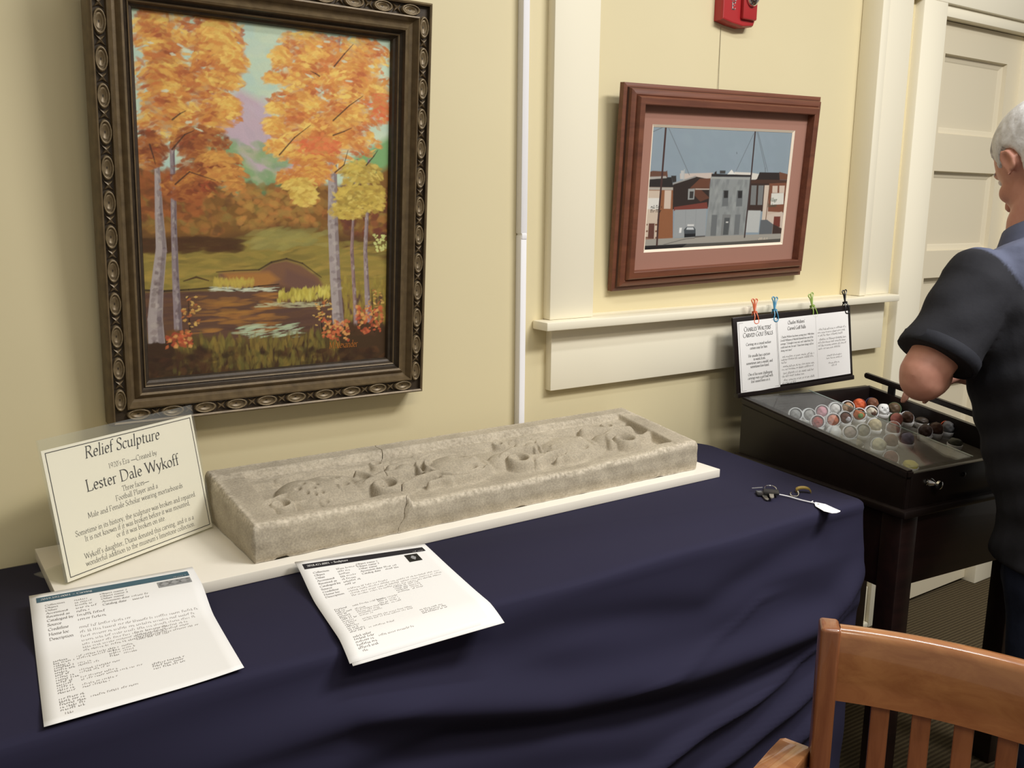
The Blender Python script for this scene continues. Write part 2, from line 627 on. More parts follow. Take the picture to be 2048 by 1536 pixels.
# ---------------------------------------------------------------- materials
M = {}
M['wall'] = principled('wall_paint', lin(217, 204, 165), 0.55, spec=0.25, noise=(3, 0.35, lin(210, 197, 157)), bump=(45, 0.05, 0.002))
M['trim'] = principled('trim_paint', lin(238, 230, 206), 0.4, spec=0.4, bump=(18, 0.05, 0.002))
M['door'] = principled('door_paint', lin(216, 205, 178), 0.4, spec=0.4, bump=(18, 0.05, 0.002))
M['white_plastic'] = principled('white_plastic', lin(238, 236, 236), 0.35, spec=0.4)
M['white_board'] = principled('white_melamine', lin(240, 233, 218), 0.4, spec=0.4, noise=(9, 0.3, lin(228, 219, 200)))
M['ink'] = principled('print_ink', lin(52, 48, 45), 0.7, spec=0.1)
M['ink_soft'] = principled('print_ink_grey', lin(146, 142, 140), 0.8, spec=0.1)
M['ink_light'] = principled('print_ink_pale', lin(178, 173, 170), 0.8, spec=0.1)
M['black_metal'] = principled('black_metal', lin(22, 21, 22), 0.35, spec=0.5)
M['chrome'] = principled('chrome', lin(215, 215, 215), 0.15, 1.0)


def carpet_material():
    m = principled('ribbed_carpet', lin(84, 72, 54), 0.95, spec=0.05)
    nt = m.node_tree
    b = nt.nodes['Principled BSDF']
    tc = nt.nodes.new('ShaderNodeTexCoord')
    mp = nt.nodes.new('ShaderNodeMapping')
    mp.inputs['Rotation'].default_value = (0, 0, math.radians(2))
    nt.links.new(tc.outputs['Object'], mp.inputs['Vector'])
    w = nt.nodes.new('ShaderNodeTexWave')
    w.bands_direction = 'Y'
    w.inputs['Scale'].default_value = 27
    w.inputs['Distortion'].default_value = 1.2
    w.inputs['Detail'].default_value = 3
    w.inputs['Detail Scale'].default_value = 6
    nt.links.new(mp.outputs[0], w.inputs['Vector'])
    cr = nt.nodes.new('ShaderNodeValToRGB')
    cr.color_ramp.elements[0].color = lin(64, 55, 41)
    cr.color_ramp.elements[1].color = lin(90, 79, 59)
    nt.links.new(w.outputs['Fac'], cr.inputs[0])
    nt.links.new(cr.outputs[0], b.inputs['Base Color'])
    bp = nt.nodes.new('ShaderNodeBump')
    bp.inputs['Strength'].default_value = 0.5
    bp.inputs['Distance'].default_value = 0.004
    nt.links.new(w.outputs['Fac'], bp.inputs['Height'])
    nt.links.new(bp.outputs['Normal'], b.inputs['Normal'])
    return m


M['carpet'] = carpet_material()

# ---------------------------------------------------------------- the room
ROOM_X0, ROOM_X1, ROOM_Y0, ROOM_H = -1.6, 4.6, -4.2, 2.9
structure(box('floor', ROOM_X0, ROOM_X1, ROOM_Y0, 0.2, -0.05, 0.0, M['carpet'], bevel=0))
bm = bmesh.new()
WX0, WX1, WZ0 = 1.303, 2.273, 1.040          # window opening
DX0, DX1, DZ1 = 2.575, 3.085, 1.845          # door opening
bm_box(bm, ROOM_X0, WX0, 0.0, 0.14, 0, ROOM_H)
bm_box(bm, WX0, WX1, 0.0, 0.14, 0, WZ0)
bm_box(bm, WX1, DX0, 0.0, 0.14, 0, ROOM_H)
bm_box(bm, DX0, DX1, 0.0, 0.14, DZ1, ROOM_H)
bm_box(bm, DX1, ROOM_X1, 0.0, 0.14, 0, ROOM_H)
structure(bm_obj('wall_back', bm, M['wall']))
# boarded window: panel set back behind casing, stool and apron
w1 = structure(box('window_1', WX0, WX1, 0.035, 0.06, WZ0, ROOM_H, M['wall'], bevel=0))
bm = bmesh.new()
bm_box(bm, 1.184, WX0 + 0.002, -0.025, 0.001, 1.058, ROOM_H, 0.003)
structure(bm_obj('trim_1', bm, M['trim'], smooth='auto'))
bm = bmesh.new()     # right casing: bead, step, flat board
bm_box(bm, 2.2705, 2.302, -0.030, 0.0345, 1.0585, ROOM_H, 0.003)
bm_box(bm, 2.296, 2.430, -0.016, 0.001, 1.058, ROOM_H, 0.002)
structure(bm_obj('trim_2', bm, M['trim'], smooth='auto'))
bm = bmesh.new()     # window stool
bm_box(bm, 1.155, 2.428, -0.055, -0.0005, 1.039, 1.058, 0.003)
bm_box(bm, WX0, WX1, -0.004, 0.036, 1.039, 1.058, 0.0)
structure(bm_obj('trim_3', bm, M['trim'], smooth='auto'))
structure(box('trim_4', 1.193, 2.410, -0.020, 0.001, 0.900, 1.040, M['trim'], bevel=0.002))
# door casing
structure(box('trim_5', 2.462, DX0 + 0.003, -0.028, 0.03, 0, 2.05, M['trim'], bevel=0.004))
structure(box('trim_6', DX1 - 0.003, 3.205, -0.028, 0.03, 0, 2.05, M['trim'], bevel=0.004))
bm = bmesh.new()
bm_box(bm, 2.43, 3.24, -0.030, 0.03, 1.875, 2.05, 0.004)
bm_box(bm, DX0 - 0.01, DX1 + 0.01, -0.018, 0.02, 1.843, 1.877, 0.004)
structure(bm_obj('trim_7', bm, M['trim'], smooth='auto'))
# skirting
bm = bmesh.new()
bm_box(bm, ROOM_X0, 2.46, -0.016, 0.001, 0.0, 0.135, 0.002)
bm_box(bm, ROOM_X0, 2.46, -0.011, 0.001, 0.13, 0.160, 0.004)
bm_box(bm, ROOM_X0, 2.46, -0.030, 0.001, 0.0, 0.020, 0.006)
structure(bm_obj('baseboard_back', bm, M['trim'], smooth='auto'))
structure(box('baseboard_right', 3.21, ROOM_X1, -0.016, 0.001, 0.0, 0.14, M['trim'], bevel=0.003))
# panelled door, each panel a piece of it
dr = structure(thing('door_1', None, None, (DX0, 0.02, 0)))
dy0 = 0.012
PAN = [(0.17, 0.42), (0.52, 0.745), (0.85, 1.092), (1.175, 1.415), (1.525, 1.752)]
bm = bmesh.new()
bm_box(bm, DX0, DX0 + 0.075, dy0, 0.055, 0.012, DZ1 - 0.004)
bm_box(bm, DX1 - 0.085, DX1 - 0.002, dy0, 0.055, 0.012, DZ1 - 0.004)
zs = [0.012] + [z for p in PAN for z in p] + [DZ1 - 0.004]
for i in range(0, len(zs), 2):
    bm_box(bm, DX0 + 0.075, DX1 - 0.085, dy0, 0.055, zs[i], zs[i + 1], 0)
link_door = bm_obj('door_leaf', bm, M['door'], dr)
for z0, z1 in PAN:
    x0, x1 = DX0 + 0.075, DX1 - 0.085
    prof = [(0.0, dy0), (0.003, dy0 + 0.012), (0.016, dy0 + 0.016), (0.020, dy0 + 0.018)]
    rings = []
    for off, yy in prof:
        rings.append([(x0 + off, yy, z0 + off), (x1 - off, yy, z0 + off), (x1 - off, yy, z1 - off), (x0 + off, yy, z1 - off)])
    V, F = loft_data([[Vector(p) for p in r] for r in rings], cap=False)
    n = len(V)
    F.append((n - 4, n - 3, n - 2, n - 1))
    add_obj('door_panel', V, F, M['door'], dr)

# white plastic cable raceway up the wall, two lengths with a joint
rc = thing('cable_raceway', 'narrow white plastic cable raceway running up the wall beside the big painting', 'raceway', (1.1165, 0, 0.16))
box('raceway_cover', 1.109, 1.1245, -0.020, 0.0, 0.16, 1.241, M['white_plastic'], rc, bevel=0.0025)
box('raceway_cover', 1.1085, 1.125, -0.0205, 0.0, 1.2435, ROOM_H, M['white_plastic'], rc, bevel=0.0025)
box('joint_clip', 1.1105, 1.1235, -0.0212, -0.003, 1.2325, 1.2445, M['white_plastic'], rc, bevel=0.001)
# ---------------------------------------------------------------- raster painting helpers (colours only, put on canvas vertices)
def homography(src):
    """pixel quad TL,TR,BR,BL of the photographed canvas -> unit square"""
    dst = [(0, 0), (1, 0), (1, 1), (0, 1)]
    A = []
    for (x, y), (u, v) in zip(src, dst):
        A.append([x, y, 1, 0, 0, 0, -u * x, -u * y, -u])
        A.append([0, 0, 0, x, y, 1, -v * x, -v * y, -v])
    return np.linalg.svd(np.array(A, float))[2][-1].reshape(3, 3)


class Raster:
    def __init__(self, w, h, quad, base):
        self.w, self.h = w, h
        self.H = homography(quad)
        self.img = np.empty((h, w, 3))
        self.img[:] = base
        self.yy, self.xx = np.mgrid[0:h, 0:w].astype(float)

    def p(self, pts):
        out = []
        for x, y in pts:
            q = self.H @ np.array([x, y, 1.0])
            out.append((q[0] / q[2] * (self.w - 1), q[1] / q[2] * (self.h - 1)))
        return out

    def blend(self, mask, color, y0=0, x0=0):
        hh, ww = mask.shape
        s = self.img[y0:y0 + hh, x0:x0 + ww]
        s += (np.array(color) - s) * mask[..., None]

    def poly(self, pts, color, soft=0.6, jitter=0.0, alpha=1.0):
        P = np.array(self.p(pts))
        x0 = int(max(0, P[:, 0].min() - soft - 2)); x1 = int(min(self.w, P[:, 0].max() + soft + 3))
        y0 = int(max(0, P[:, 1].min() - soft - 2)); y1 = int(min(self.h, P[:, 1].max() + soft + 3))
        if x1 <= x0 or y1 <= y0:
            return
        X, Y = self.xx[y0:y1, x0:x1], self.yy[y0:y1, x0:x1]
        ins = np.zeros(X.shape, bool)
        dist = np.full(X.shape, 1e9)
        n = len(P)
        for i in range(n):
            ax, ay = P[i]
            bx, by = P[(i + 1) % n]
            c = (ay > Y) != (by > Y)
            with np.errstate(divide='ignore', invalid='ignore'):
                ins ^= c & (X < (bx - ax) * (Y - ay) / (by - ay + 1e-12) + ax)
            dx, dy = bx - ax, by - ay
            t = np.clip(((X - ax) * dx + (Y - ay) * dy) / (dx * dx + dy * dy + 1e-9), 0, 1)
            dist = np.minimum(dist, np.hypot(X - ax - t * dx, Y - ay - t * dy))
        sd = np.where(ins, dist, -dist)
        m = np.clip(sd / max(soft, 0.3) * 0.5 + 0.5, 0, 1) * alpha
        c = np.array(color[:3])
        if jitter:
            c = c * (1 + jitter * (RNG.random(X.shape)[..., None] - 0.5))
            s = self.img[y0:y1, x0:x1]
            s += (c - s) * m[..., None]
        else:
            self.blend(m, c, y0, x0)

    def line(self, pts, width, color, alpha=1.0):
        """width may be a list (px of the photograph)"""
        P = self.p(pts)
        ws = width if isinstance(width, (list, tuple)) else [width] * len(pts)
        k = self.w / 520.0
        for (a, b, wa, wb) in zip(P[:-1], P[1:], ws[:-1], ws[1:]):
            wa, wb = wa * k / 2, wb * k / 2
            r = max(wa, wb) + 2
            x0 = int(max(0, min(a[0], b[0]) - r)); x1 = int(min(self.w, max(a[0], b[0]) + r + 1))
            y0 = int(max(0, min(a[1], b[1]) - r)); y1 = int(min(self.h, max(a[1], b[1]) + r + 1))
            if x1 <= x0 or y1 <= y0:
                continue
            X, Y = self.xx[y0:y1, x0:x1], self.yy[y0:y1, x0:x1]
            dx, dy = b[0] - a[0], b[1] - a[1]
            t = np.clip(((X - a[0]) * dx + (Y - a[1]) * dy) / (dx * dx + dy * dy + 1e-9), 0, 1)
            d = np.hypot(X - a[0] - t * dx, Y - a[1] - t * dy)
            m = np.clip((wa + (wb - wa) * t) - d + 0.5, 0, 1) * alpha
            self.blend(m, color[:3], y0, x0)

    def dab(self, x, y, lx, ly, ang, color, alpha=0.9):
        (cx, cy), = self.p([(x, y)])
        k = self.w / 520.0
        lx *= k; ly *= k
        r = max(lx, ly) + 2
        x0 = int(max(0, cx - r)); x1 = int(min(self.w, cx + r + 1))
        y0 = int(max(0, cy - r)); y1 = int(min(self.h, cy + r + 1))
        if x1 <= x0 or y1 <= y0:
            return
        X, Y = self.xx[y0:y1, x0:x1] - cx, self.yy[y0:y1, x0:x1] - cy
        c, s = math.cos(ang), math.sin(ang)
        u, v = (X * c + Y * s) / lx, (-X * s + Y * c) / ly
        q = u * u + v * v * (1 + 0.35 * np.sin(u * 5 + x))
        m = np.clip((1 - q) * 1.5, 0, 1) * alpha
        self.blend(m, color[:3], y0, x0)


def jit(c, amt):
    k = 1 + amt * (RNG.random() - 0.5)
    return tuple(min(1, max(0, v * k * (1 + amt * 0.5 * (RNG.random() - 0.5)))) for v in c[:3])


# ---- the autumn landscape
def paint_landscape(w, h):
    R = Raster(w, h, [(258, 12), (785, 75), (775, 718), (300, 760)], lin(186, 200, 182)[:3])
    U = lambda a, b: a + (b - a) * RNG.random()
    for _ in range(250):                                   # sky
        R.dab(U(250, 790), U(10, 330), U(20, 45), U(8, 16), U(-0.5, 0.5),
              jit(lin(*((182, 198, 186), (170, 194, 190), (198, 204, 180))[RNG.integers(3)]), 0.08), 0.5)
    R.poly([(380, 260), (430, 215), (480, 178), (520, 200), (560, 255), (600, 300), (640, 360), (380, 380)], lin(190, 160, 178), 7)
    for _ in range(90):
        R.dab(U(420, 600), U(205, 350), U(12, 26), U(6, 12), U(0.2, 1.2), jit(lin(188, 162, 180), 0.12), 0.5)
    R.poly([(380, 250), (440, 262), (475, 300), (520, 350), (600, 345), (600, 400), (380, 400)], lin(150, 168, 118), 8)
    for _ in range(70):
        R.dab(U(420, 590), U(290, 385), U(14, 28), U(6, 10), U(-0.6, 0.8), jit(lin(*((140, 164, 116), (120, 150, 108), (170, 165, 140))[RNG.integers(3)]), 0.1), 0.55)
    R.poly([(480, 395), (530, 370), (560, 362), (600, 350), (600, 410), (480, 410)], lin(96, 128, 88), 4)
    R.poly([(700, 320), (785, 270), (785, 400), (700, 400)], lin(120, 160, 105), 6)
    # far wood
    R.poly([(260, 330), (420, 360), (480, 395), (530, 392), (590, 360), (700, 375), (785, 330), (785, 520), (260, 520)], lin(128, 84, 36), 6)
    far = [lin(148, 100, 42), lin(162, 108, 46), lin(128, 88, 38), lin(140, 108, 50), lin(110, 72, 38), lin(164, 98, 44)]
    for _ in range(420):
        x = U(265, 785)
        R.dab(x, U(370, 468), U(8, 17), U(5, 10), U(-0.7, 0.7), jit(far[RNG.integers(6)], 0.25), 0.65)
    for _ in range(150):
        R.dab(U(470, 640), U(380, 462), U(7, 15), U(4, 8), U(-0.7, 0.7), jit(lin(*((176, 128, 56), (160, 116, 54), (186, 120, 52))[RNG.integers(3)]), 0.2), 0.55)
    for _ in range(160):
        R.dab(U(265, 400), U(340, 440), U(8, 18), U(5, 10), U(-0.7, 0.7), jit(lin(*((146, 78, 34), (164, 88, 38), (118, 66, 34))[RNG.integers(3)]), 0.2), 0.7)
    for _ in range(120):
        R.dab(U(690, 785), U(370, 500), U(8, 16), U(5, 10), U(-0.7, 0.7), jit(lin(*((112, 56, 40), (128, 68, 40), (96, 50, 40))[RNG.integers(3)]), 0.2), 0.7)
    # dark bank under the wood and meadow
    R.poly([(270, 470), (420, 480), (500, 462), (560, 448), (620, 455), (690, 470), (785, 480), (785, 600), (275, 600)], lin(96, 64, 34), 8)
    R.poly([(285, 515), (420, 505), (480, 480), (545, 464), (610, 462), (660, 472), (700, 505), (780, 520), (780, 680), (285, 640)], lin(146, 122, 52), 6)
    for _ in range(420):
        x, y = U(285, 780), U(485, 600)
        R.dab(x, y, U(16, 40), U(3, 7), U(-0.25, 0.12), jit(lin(*((150, 124, 54), (136, 118, 52), (168, 136, 58), (122, 104, 48))[RNG.integers(4)]), 0.16), 0.5)
    for _ in range(60):
        R.dab(U(500, 660), U(462, 500), U(16, 30), U(4, 7), U(-0.4, 0.1), jit(lin(*((160, 142, 74), (140, 128, 70))[RNG.integers(2)]), 0.14), 0.5)
    for _ in range(90):
        R.dab(U(280, 480), U(478, 506), U(14, 34), U(4, 8), U(-0.2, 0.1), jit(lin(80, 50, 28), 0.2), 0.6)
    R.poly([(285, 600), (780, 590), (780, 720), (285, 720)], lin(104, 78, 46), 6)
    # stream
    R.poly([(440, 548), (520, 545), (545, 527), (575, 522), (605, 532), (640, 556), (652, 580), (640, 600), (560, 604), (480, 592), (440, 572)], lin(122, 82, 62), 3)
    R.poly([(450, 548), (540, 545), (560, 560), (530, 580), (460, 565)], lin(166, 108, 50), 4)
    R.poly([(575, 540), (630, 560), (645, 580), (590, 588), (570, 565)], lin(112, 76, 66), 4)
    R.poly([(286, 585), (400, 582), (480, 582), (560, 572), (620, 585), (560, 602), (640, 612), (780, 622), (780, 660), (650, 668), (560, 672), (470, 680), (400, 672), (290, 668)], lin(98, 66, 52), 3)
    for _ in range(260):
        x, y = U(290, 770), U(588, 668)
        c = lin(170, 110, 44) if 400 < x < 560 and RNG.random() < 0.75 else lin(*((92, 62, 56), (108, 72, 52), (84, 56, 50))[RNG.integers(3)])
        R.dab(x, y, U(18, 44), U(2, 5), U(-0.08, 0.05), jit(c, 0.18), 0.5)
    R.line([(435, 546), (470, 543), (520, 541), (545, 526), (575, 519), (607, 528), (645, 556)], [2, 3, 3, 4, 4, 3, 2], lin(62, 44, 34), 0.8)
    R.line([(285, 582), (330, 584), (380, 581), (430, 577), (470, 583), (520, 574), (560, 570)], [4, 4, 3, 4, 4, 3, 2], lin(44, 30, 26), 0.85)
    R.line([(370, 564), (395, 556), (420, 563)], [2, 4, 2], lin(84, 60, 34))
    for _ in range(60):
        R.dab(U(425, 560), U(576, 584), U(6, 16), U(1, 2), U(-0.1, 0.1), jit(lin(200, 200, 180), 0.1), 0.55)
        R.dab(U(480, 600), U(650, 676), U(8, 24), U(1.2, 2.6), U(-0.2, 0.05), jit(lin(176, 186, 156), 0.14), 0.6)
        R.dab(U(515, 660), U(606, 616), U(6, 18), U(1, 2), U(-0.1, 0.15), jit(lin(186, 176, 140), 0.14), 0.5)
    for _ in range(150):                                   # yellow reed banks
        x = U(560, 660)
        R.dab(x, U(585, 604) - (x - 560) * 0.08, U(2, 5), U(6, 11), U(-0.3, 0.3), jit(lin(*((190, 168, 60), (170, 148, 52), (206, 188, 84))[RNG.integers(3)]), 0.14), 0.6)
        R.dab(U(430, 510), U(560, 574), U(2, 4), U(4, 9), U(-0.3, 0.3), jit(lin(186, 158, 62), 0.18), 0.4)
        R.dab(U(690, 780), U(560, 645), U(3, 5), U(8, 15), U(-0.2, 0.2), jit(lin(*((160, 134, 48), (140, 114, 44))[RNG.integers(2)]), 0.2), 0.5)
    # foreground bank
    R.poly([(290, 690), (350, 672), (430, 684), (520, 690), (600, 678), (660, 655), (720, 640), (780, 650), (780, 770), (290, 770)], lin(70, 48, 30), 8)
    for _ in range(420):
        x = U(350, 680)
        y = U(676, 740) - max(0, x - 560) * 0.16
        R.dab(x, y, U(3, 6), U(8, 17), U(-0.35, 0.35), jit(lin(*((124, 104, 44), (106, 94, 44), (140, 112, 46), (92, 74, 36))[RNG.integers(4)]), 0.2), 0.5)
    for _ in range(260):
        x = U(290, 780)
        if 420 < x < 640 and RNG.random() < 0.7:
            continue
        R.dab(x, U(700, 765), U(8, 20), U(5, 12), U(-0.6, 0.6), jit(lin(*((62, 38, 26), (76, 46, 28), (52, 34, 24), (90, 58, 34))[RNG.integers(4)]), 0.22), 0.55)
    # trunks
    grey = lin(164, 146, 148)

    def trunk(pts, ws, c, dark):
        R.line(pts, ws, c)
        R.line([(x + w * 0.3, y) for (x, y), w in zip(pts, ws)], [w * 0.35 for w in ws], dark, 0.6)
        for (x, y), (x2, y2), w in zip(pts[:-1], pts[1:], ws):
            for _ in range(int(abs(y2 - y) / 5)):
                t = RNG.random()
                R.dab(x + (x2 - x) * t + U(-w, w) * 0.3, y + (y2 - y) * t, w * U(0.15, 0.4), U(3, 7), U(-0.4, 0.4),
                      jit(lin(*((150, 132, 138), (120, 98, 100), (178, 160, 158), (98, 76, 78))[RNG.integers(4)]), 0.15), 0.45)
    trunk([(332, 20), (345, 120), (342, 240)], [5, 7, 9], lin(150, 92, 52), lin(110, 66, 44))
    trunk([(398, 35), (388, 120), (352, 250), (345, 300)], [4, 6, 9, 11], lin(148, 94, 56), lin(100, 62, 44))
    trunk([(315, 330), (320, 430), (325, 500), (317, 580), (314, 640), (318, 695)], [9, 15, 20, 24, 28, 32], grey, lin(104, 86, 94))
    trunk([(345, 300), (348, 380), (350, 460), (354, 560), (360, 664)], [9, 10, 11, 13, 16], lin(140, 120, 128), lin(84, 66, 76))
    trunk([(680, 70), (672, 160), (668, 240), (667, 340), (668, 450), (673, 560), (680, 655)], [5, 9, 14, 19, 23, 24, 26], grey, lin(104, 82, 88))
    trunk([(716, 320), (709, 430), (706, 500), (712, 600), (714, 650)], [5, 5, 8, 8, 9], lin(150, 116, 116), lin(100, 70, 70))
    trunk([(740, 320), (737, 420), (733, 500), (737, 590), (740, 640)], [6, 8, 9, 12, 14], lin(150, 126, 130), lin(100, 76, 80))
    for _ in range(120):                                   # dark turf over the trunk feet
        R.dab(U(295, 345), U(692, 712), U(8, 16), U(4, 8), U(-0.4, 0.4), jit(lin(64, 42, 28), 0.2), 0.7)
        R.dab(U(340, 375), U(664, 680), U(5, 9), U(3, 6), U(-0.4, 0.4), jit(lin(110, 70, 38), 0.2), 0.5)
        R.dab(U(660, 760), U(652, 672), U(5, 9), U(3, 6), U(-0.4, 0.4), jit(lin(78, 50, 32), 0.2), 0.5)
    # foliage
    fol = [lin(206, 132, 44), lin(224, 158, 64), lin(196, 102, 40), lin(180, 84, 36), lin(232, 178, 78), lin(214, 120, 48)]

    def crown(blobs, n, pal):
        tot = sum(b[2] * b[3] for b in blobs)
        L = []
        base = tuple(sum(c[k] for c in pal) / len(pal) for k in range(3))
        for (cx, cy, rx, ry) in blobs:
            for _ in range(9):
                a, r = U(0, 6.283), math.sqrt(RNG.random()) * 0.6
                R.dab(cx + rx * r * math.cos(a), cy + ry * r * math.sin(a), rx * 0.5, ry * 0.42, U(-0.4, 0.4), jit(base, 0.2), 0.7)
        for (cx, cy, rx, ry) in blobs:
            for _ in range(int(2.3 * n * rx * ry / tot)):
                a, r = U(0, 6.283), math.sqrt(RNG.random())
                L.append((cx + rx * r * math.cos(a), cy + ry * r * math.sin(a), r, math.cos(a)))
        for i in RNG.permutation(len(L)):
            x, y, r, ca = L[i]
            tone = math.sin(x * 0.075 + 1.7 * math.sin(y * 0.05)) + math.sin(y * 0.13 + x * 0.03)
            k = RNG.normal((len(pal) - 1) * (0.42 - 0.17 * tone), 0.9)
            c = pal[int(min(len(pal) - 1, max(0, round(k))))]
            R.dab(x, y, U(5, 13), U(2.2, 5), ca * 0.5 * (1 if RNG.random() < 0.8 else -1) + U(-0.35, 0.35), jit(c, 0.14), U(0.4, 0.85))
    palL = [lin(232, 186, 86), lin(222, 160, 66), lin(208, 130, 50), lin(192, 104, 44), lin(174, 84, 38), lin(150, 70, 34)]
    crown([(320, 60, 60, 55), (420, 75, 70, 50), (440, 125, 60, 38), (320, 150, 55, 60), (400, 165, 70, 40), (330, 230, 60, 55), (430, 225, 55, 45)], 620, palL)
    crown([(440, 70, 40, 40), (470, 120, 26, 20), (465, 165, 22, 16), (460, 215, 26, 22)], 130, palL[:3])
    palLd = [lin(200, 130, 50), lin(176, 100, 42), lin(160, 84, 36), lin(138, 66, 32), lin(118, 58, 32), lin(170, 70, 34)]
    crown([(300, 300, 36, 40), (400, 285, 60, 34), (420, 340, 65, 36), (380, 375, 55, 30)], 330, palLd)
    crown([(440, 318, 45, 14), (455, 350, 40, 16), (470, 375, 24, 14)], 90, [lin(214, 150, 62), lin(200, 128, 52), lin(180, 110, 46)])
    palR = [lin(236, 192, 92), lin(228, 168, 72), lin(214, 138, 54), lin(200, 112, 46), lin(186, 92, 42), lin(222, 126, 56)]
    crown([(610, 95, 60, 40), (700, 110, 85, 42), (600, 145, 60, 34), (700, 170, 90, 46), (595, 205, 55, 34), (690, 235, 90, 46), (600, 260, 62, 36), (690, 290, 75, 34), (610, 305, 60, 24)], 860, palR)
    crown([(560, 110, 24, 18), (545, 155, 18, 12), (550, 215, 22, 12), (548, 250, 22, 18), (555, 295, 26, 16)], 130, palR[:3])
    crown([(765, 215, 26, 30), (640, 295, 44, 20)], 80, [lin(222, 116, 60), lin(214, 98, 50), lin(206, 130, 60)])
    crown([(610, 355, 55, 22), (640, 330, 50, 20)], 120, [lin(222, 160, 62), lin(206, 128, 52), lin(196, 110, 46)])
    crown([(610, 392, 26, 22), (600, 370, 34, 12)], 80, [lin(214, 176, 76), lin(196, 150, 58), lin(226, 190, 90)])
    palY = [lin(206, 172, 70), lin(186, 150, 56), lin(160, 128, 48), lin(214, 184, 88)]
    crown([(725, 350, 42, 30), (715, 395, 44, 24), (700, 420, 40, 18), (750, 395, 24, 30)], 260, palY)
    # sky showing through
    for x, y in [(360, 90), (372, 100), (345, 108), (300, 85), (330, 182), (378, 245), (398, 260), (640, 90), (655, 80), (690, 120), (745, 130), (620, 150), (638, 178), (648, 195), (700, 160), (755, 95), (775, 150), (560, 180)]:
        R.dab(x, y, U(6, 12), U(2, 4), U(-0.2, 0.5), jit(lin(206, 206, 186), 0.08), 0.75)
    # twigs
    for a, b, c in [((668, 240), (700, 210), (728, 190)), ((668, 270), (690, 262), (705, 255)), ((345, 240), (360, 228), (372, 222)), ((560, 310), (590, 275), (622, 250)),
                    ((672, 345), (690, 330), (698, 300)), ((352, 370), (380, 345), (432, 362)), ((300, 290), (308, 315), (312, 330)), ((735, 330), (750, 312), (758, 300)), ((670, 130), (690, 105), (708, 85)),
                    ((345, 300), (370, 270), (388, 262)), ((640, 150), (632, 145), (622, 140))]:
        R.line([a, b, c], [3.2, 2.4, 1.2], lin(66, 44, 36), 0.85)
    # saplings and red brush
    for x0, y0, y1 in [(385, 690, 595), (648, 672, 600), (752, 665, 580)]:
        R.line([(x0, y0), (x0 - 3, (y0 + y1) / 2), (x0 - 6, y1)], [3, 2, 1], lin(46, 32, 26))
        for _ in range(34):
            R.dab(x0 + U(-18, 18), U(y1, y0 - 20), U(3, 6), U(1.5, 3), U(-0.8, 0.8), jit(lin(*((196, 140, 64), (176, 96, 48), (214, 166, 84))[RNG.integers(3)]), 0.2), 0.8)
    for cx, cy, rx, ry, n in [(362, 682, 24, 16, 60), (675, 662, 26, 20, 80), (742, 640, 26, 26, 80)]:
        for _ in range(n):
            R.dab(cx + U(-rx, rx), cy + U(-ry, ry), U(3, 7), U(2, 5), U(-0.8, 0.8), jit(lin(*((190, 80, 44), (204, 100, 52), (164, 66, 40), (218, 150, 78))[RNG.integers(4)]), 0.2), 0.75)
    for _ in range(34):
        R.dab(765 + U(-14, 12), 487 + U(-16, 16), U(3, 6), U(2, 4), U(-0.8, 0.8), jit(lin(200, 196, 118), 0.2), 0.85)
    R.img *= 1 + 0.05 * (RNG.random((h, w, 1)) - 0.5)
    lum = R.img.mean(-1, keepdims=True)
    R.img = (lum + 0.90 * (R.img - lum)) * np.array([1.06, 1.13, 1.02])
    return np.clip(R.img, 0, 1)


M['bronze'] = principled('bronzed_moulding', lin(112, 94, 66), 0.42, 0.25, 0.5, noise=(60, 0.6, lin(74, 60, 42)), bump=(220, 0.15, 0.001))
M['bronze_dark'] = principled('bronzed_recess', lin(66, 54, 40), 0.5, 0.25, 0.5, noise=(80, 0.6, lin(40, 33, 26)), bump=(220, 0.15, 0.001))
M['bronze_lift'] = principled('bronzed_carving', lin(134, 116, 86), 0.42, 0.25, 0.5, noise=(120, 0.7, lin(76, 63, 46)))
M['canvas'] = attr_material('oil_paint', 0.5, 0.3, (160, 0.15, 0.0012))

FW, FH, FM = 0.575, 0.716, 0.069
mat1 = Matrix.Translation((0.5695, -0.010, 0.944)) @ Matrix.Rotation(math.radians(3.6), 4, 'X') @ Matrix.Rotation(math.radians(0.3), 4, 'Y')
fp = thing('framed_painting', 'large autumn landscape painting in a wide carved bronze frame on the wall', 'painting', matrix=mat1)
PROF = [(0.0, 0.0), (0.0, 0.030), (0.002, 0.040), (0.005, 0.043), (0.0075, 0.041), (0.0085, 0.034), (0.0255, 0.034), (0.027, 0.041), (0.0295, 0.042),
        (0.032, 0.037), (0.036, 0.030), (0.041, 0.0285), (0.045, 0.033), (0.048, 0.0355), (0.0515, 0.034), (0.0535, 0.027), (0.057, 0.024),
        (0.059, 0.026), (0.061, 0.0245), (0.063, 0.018), (0.067, 0.016), (0.069, 0.011), (0.069, 0.004)]


def mitred_rail(name, W, H, prof, side, mat, parent):
    """side 0 bottom,1 right,2 top,3 left; local frame x right, z up from bottom centre, front = -y"""
    V = []
    for end in (0, 1):
        for d, h in prof:
            if side in (0, 2):
                x = -W / 2 + d if end == 0 else W / 2 - d
                z = d if side == 0 else H - d
            else:
                z = d if end == 0 else H - d
                x = W / 2 - d if side == 1 else -W / 2 + d
            V.append((x, -h, z))
    n = len(prof)
    F = [(i, i + 1, n + i + 1, n + i) for i in range(n - 1)]
    bm = bmesh.new()
    vs = [bm.verts.new(v) for v in V]
    for f in F:
        bm.faces.new([vs[i] for i in f])
    bm.faces.new([vs[0], vs[n - 1], vs[2 * n - 1], vs[n]])
    bmesh.ops.recalc_face_normals(bm, faces=bm.faces[:])
    return bm_obj(name, bm, mat, parent, True, 'auto')


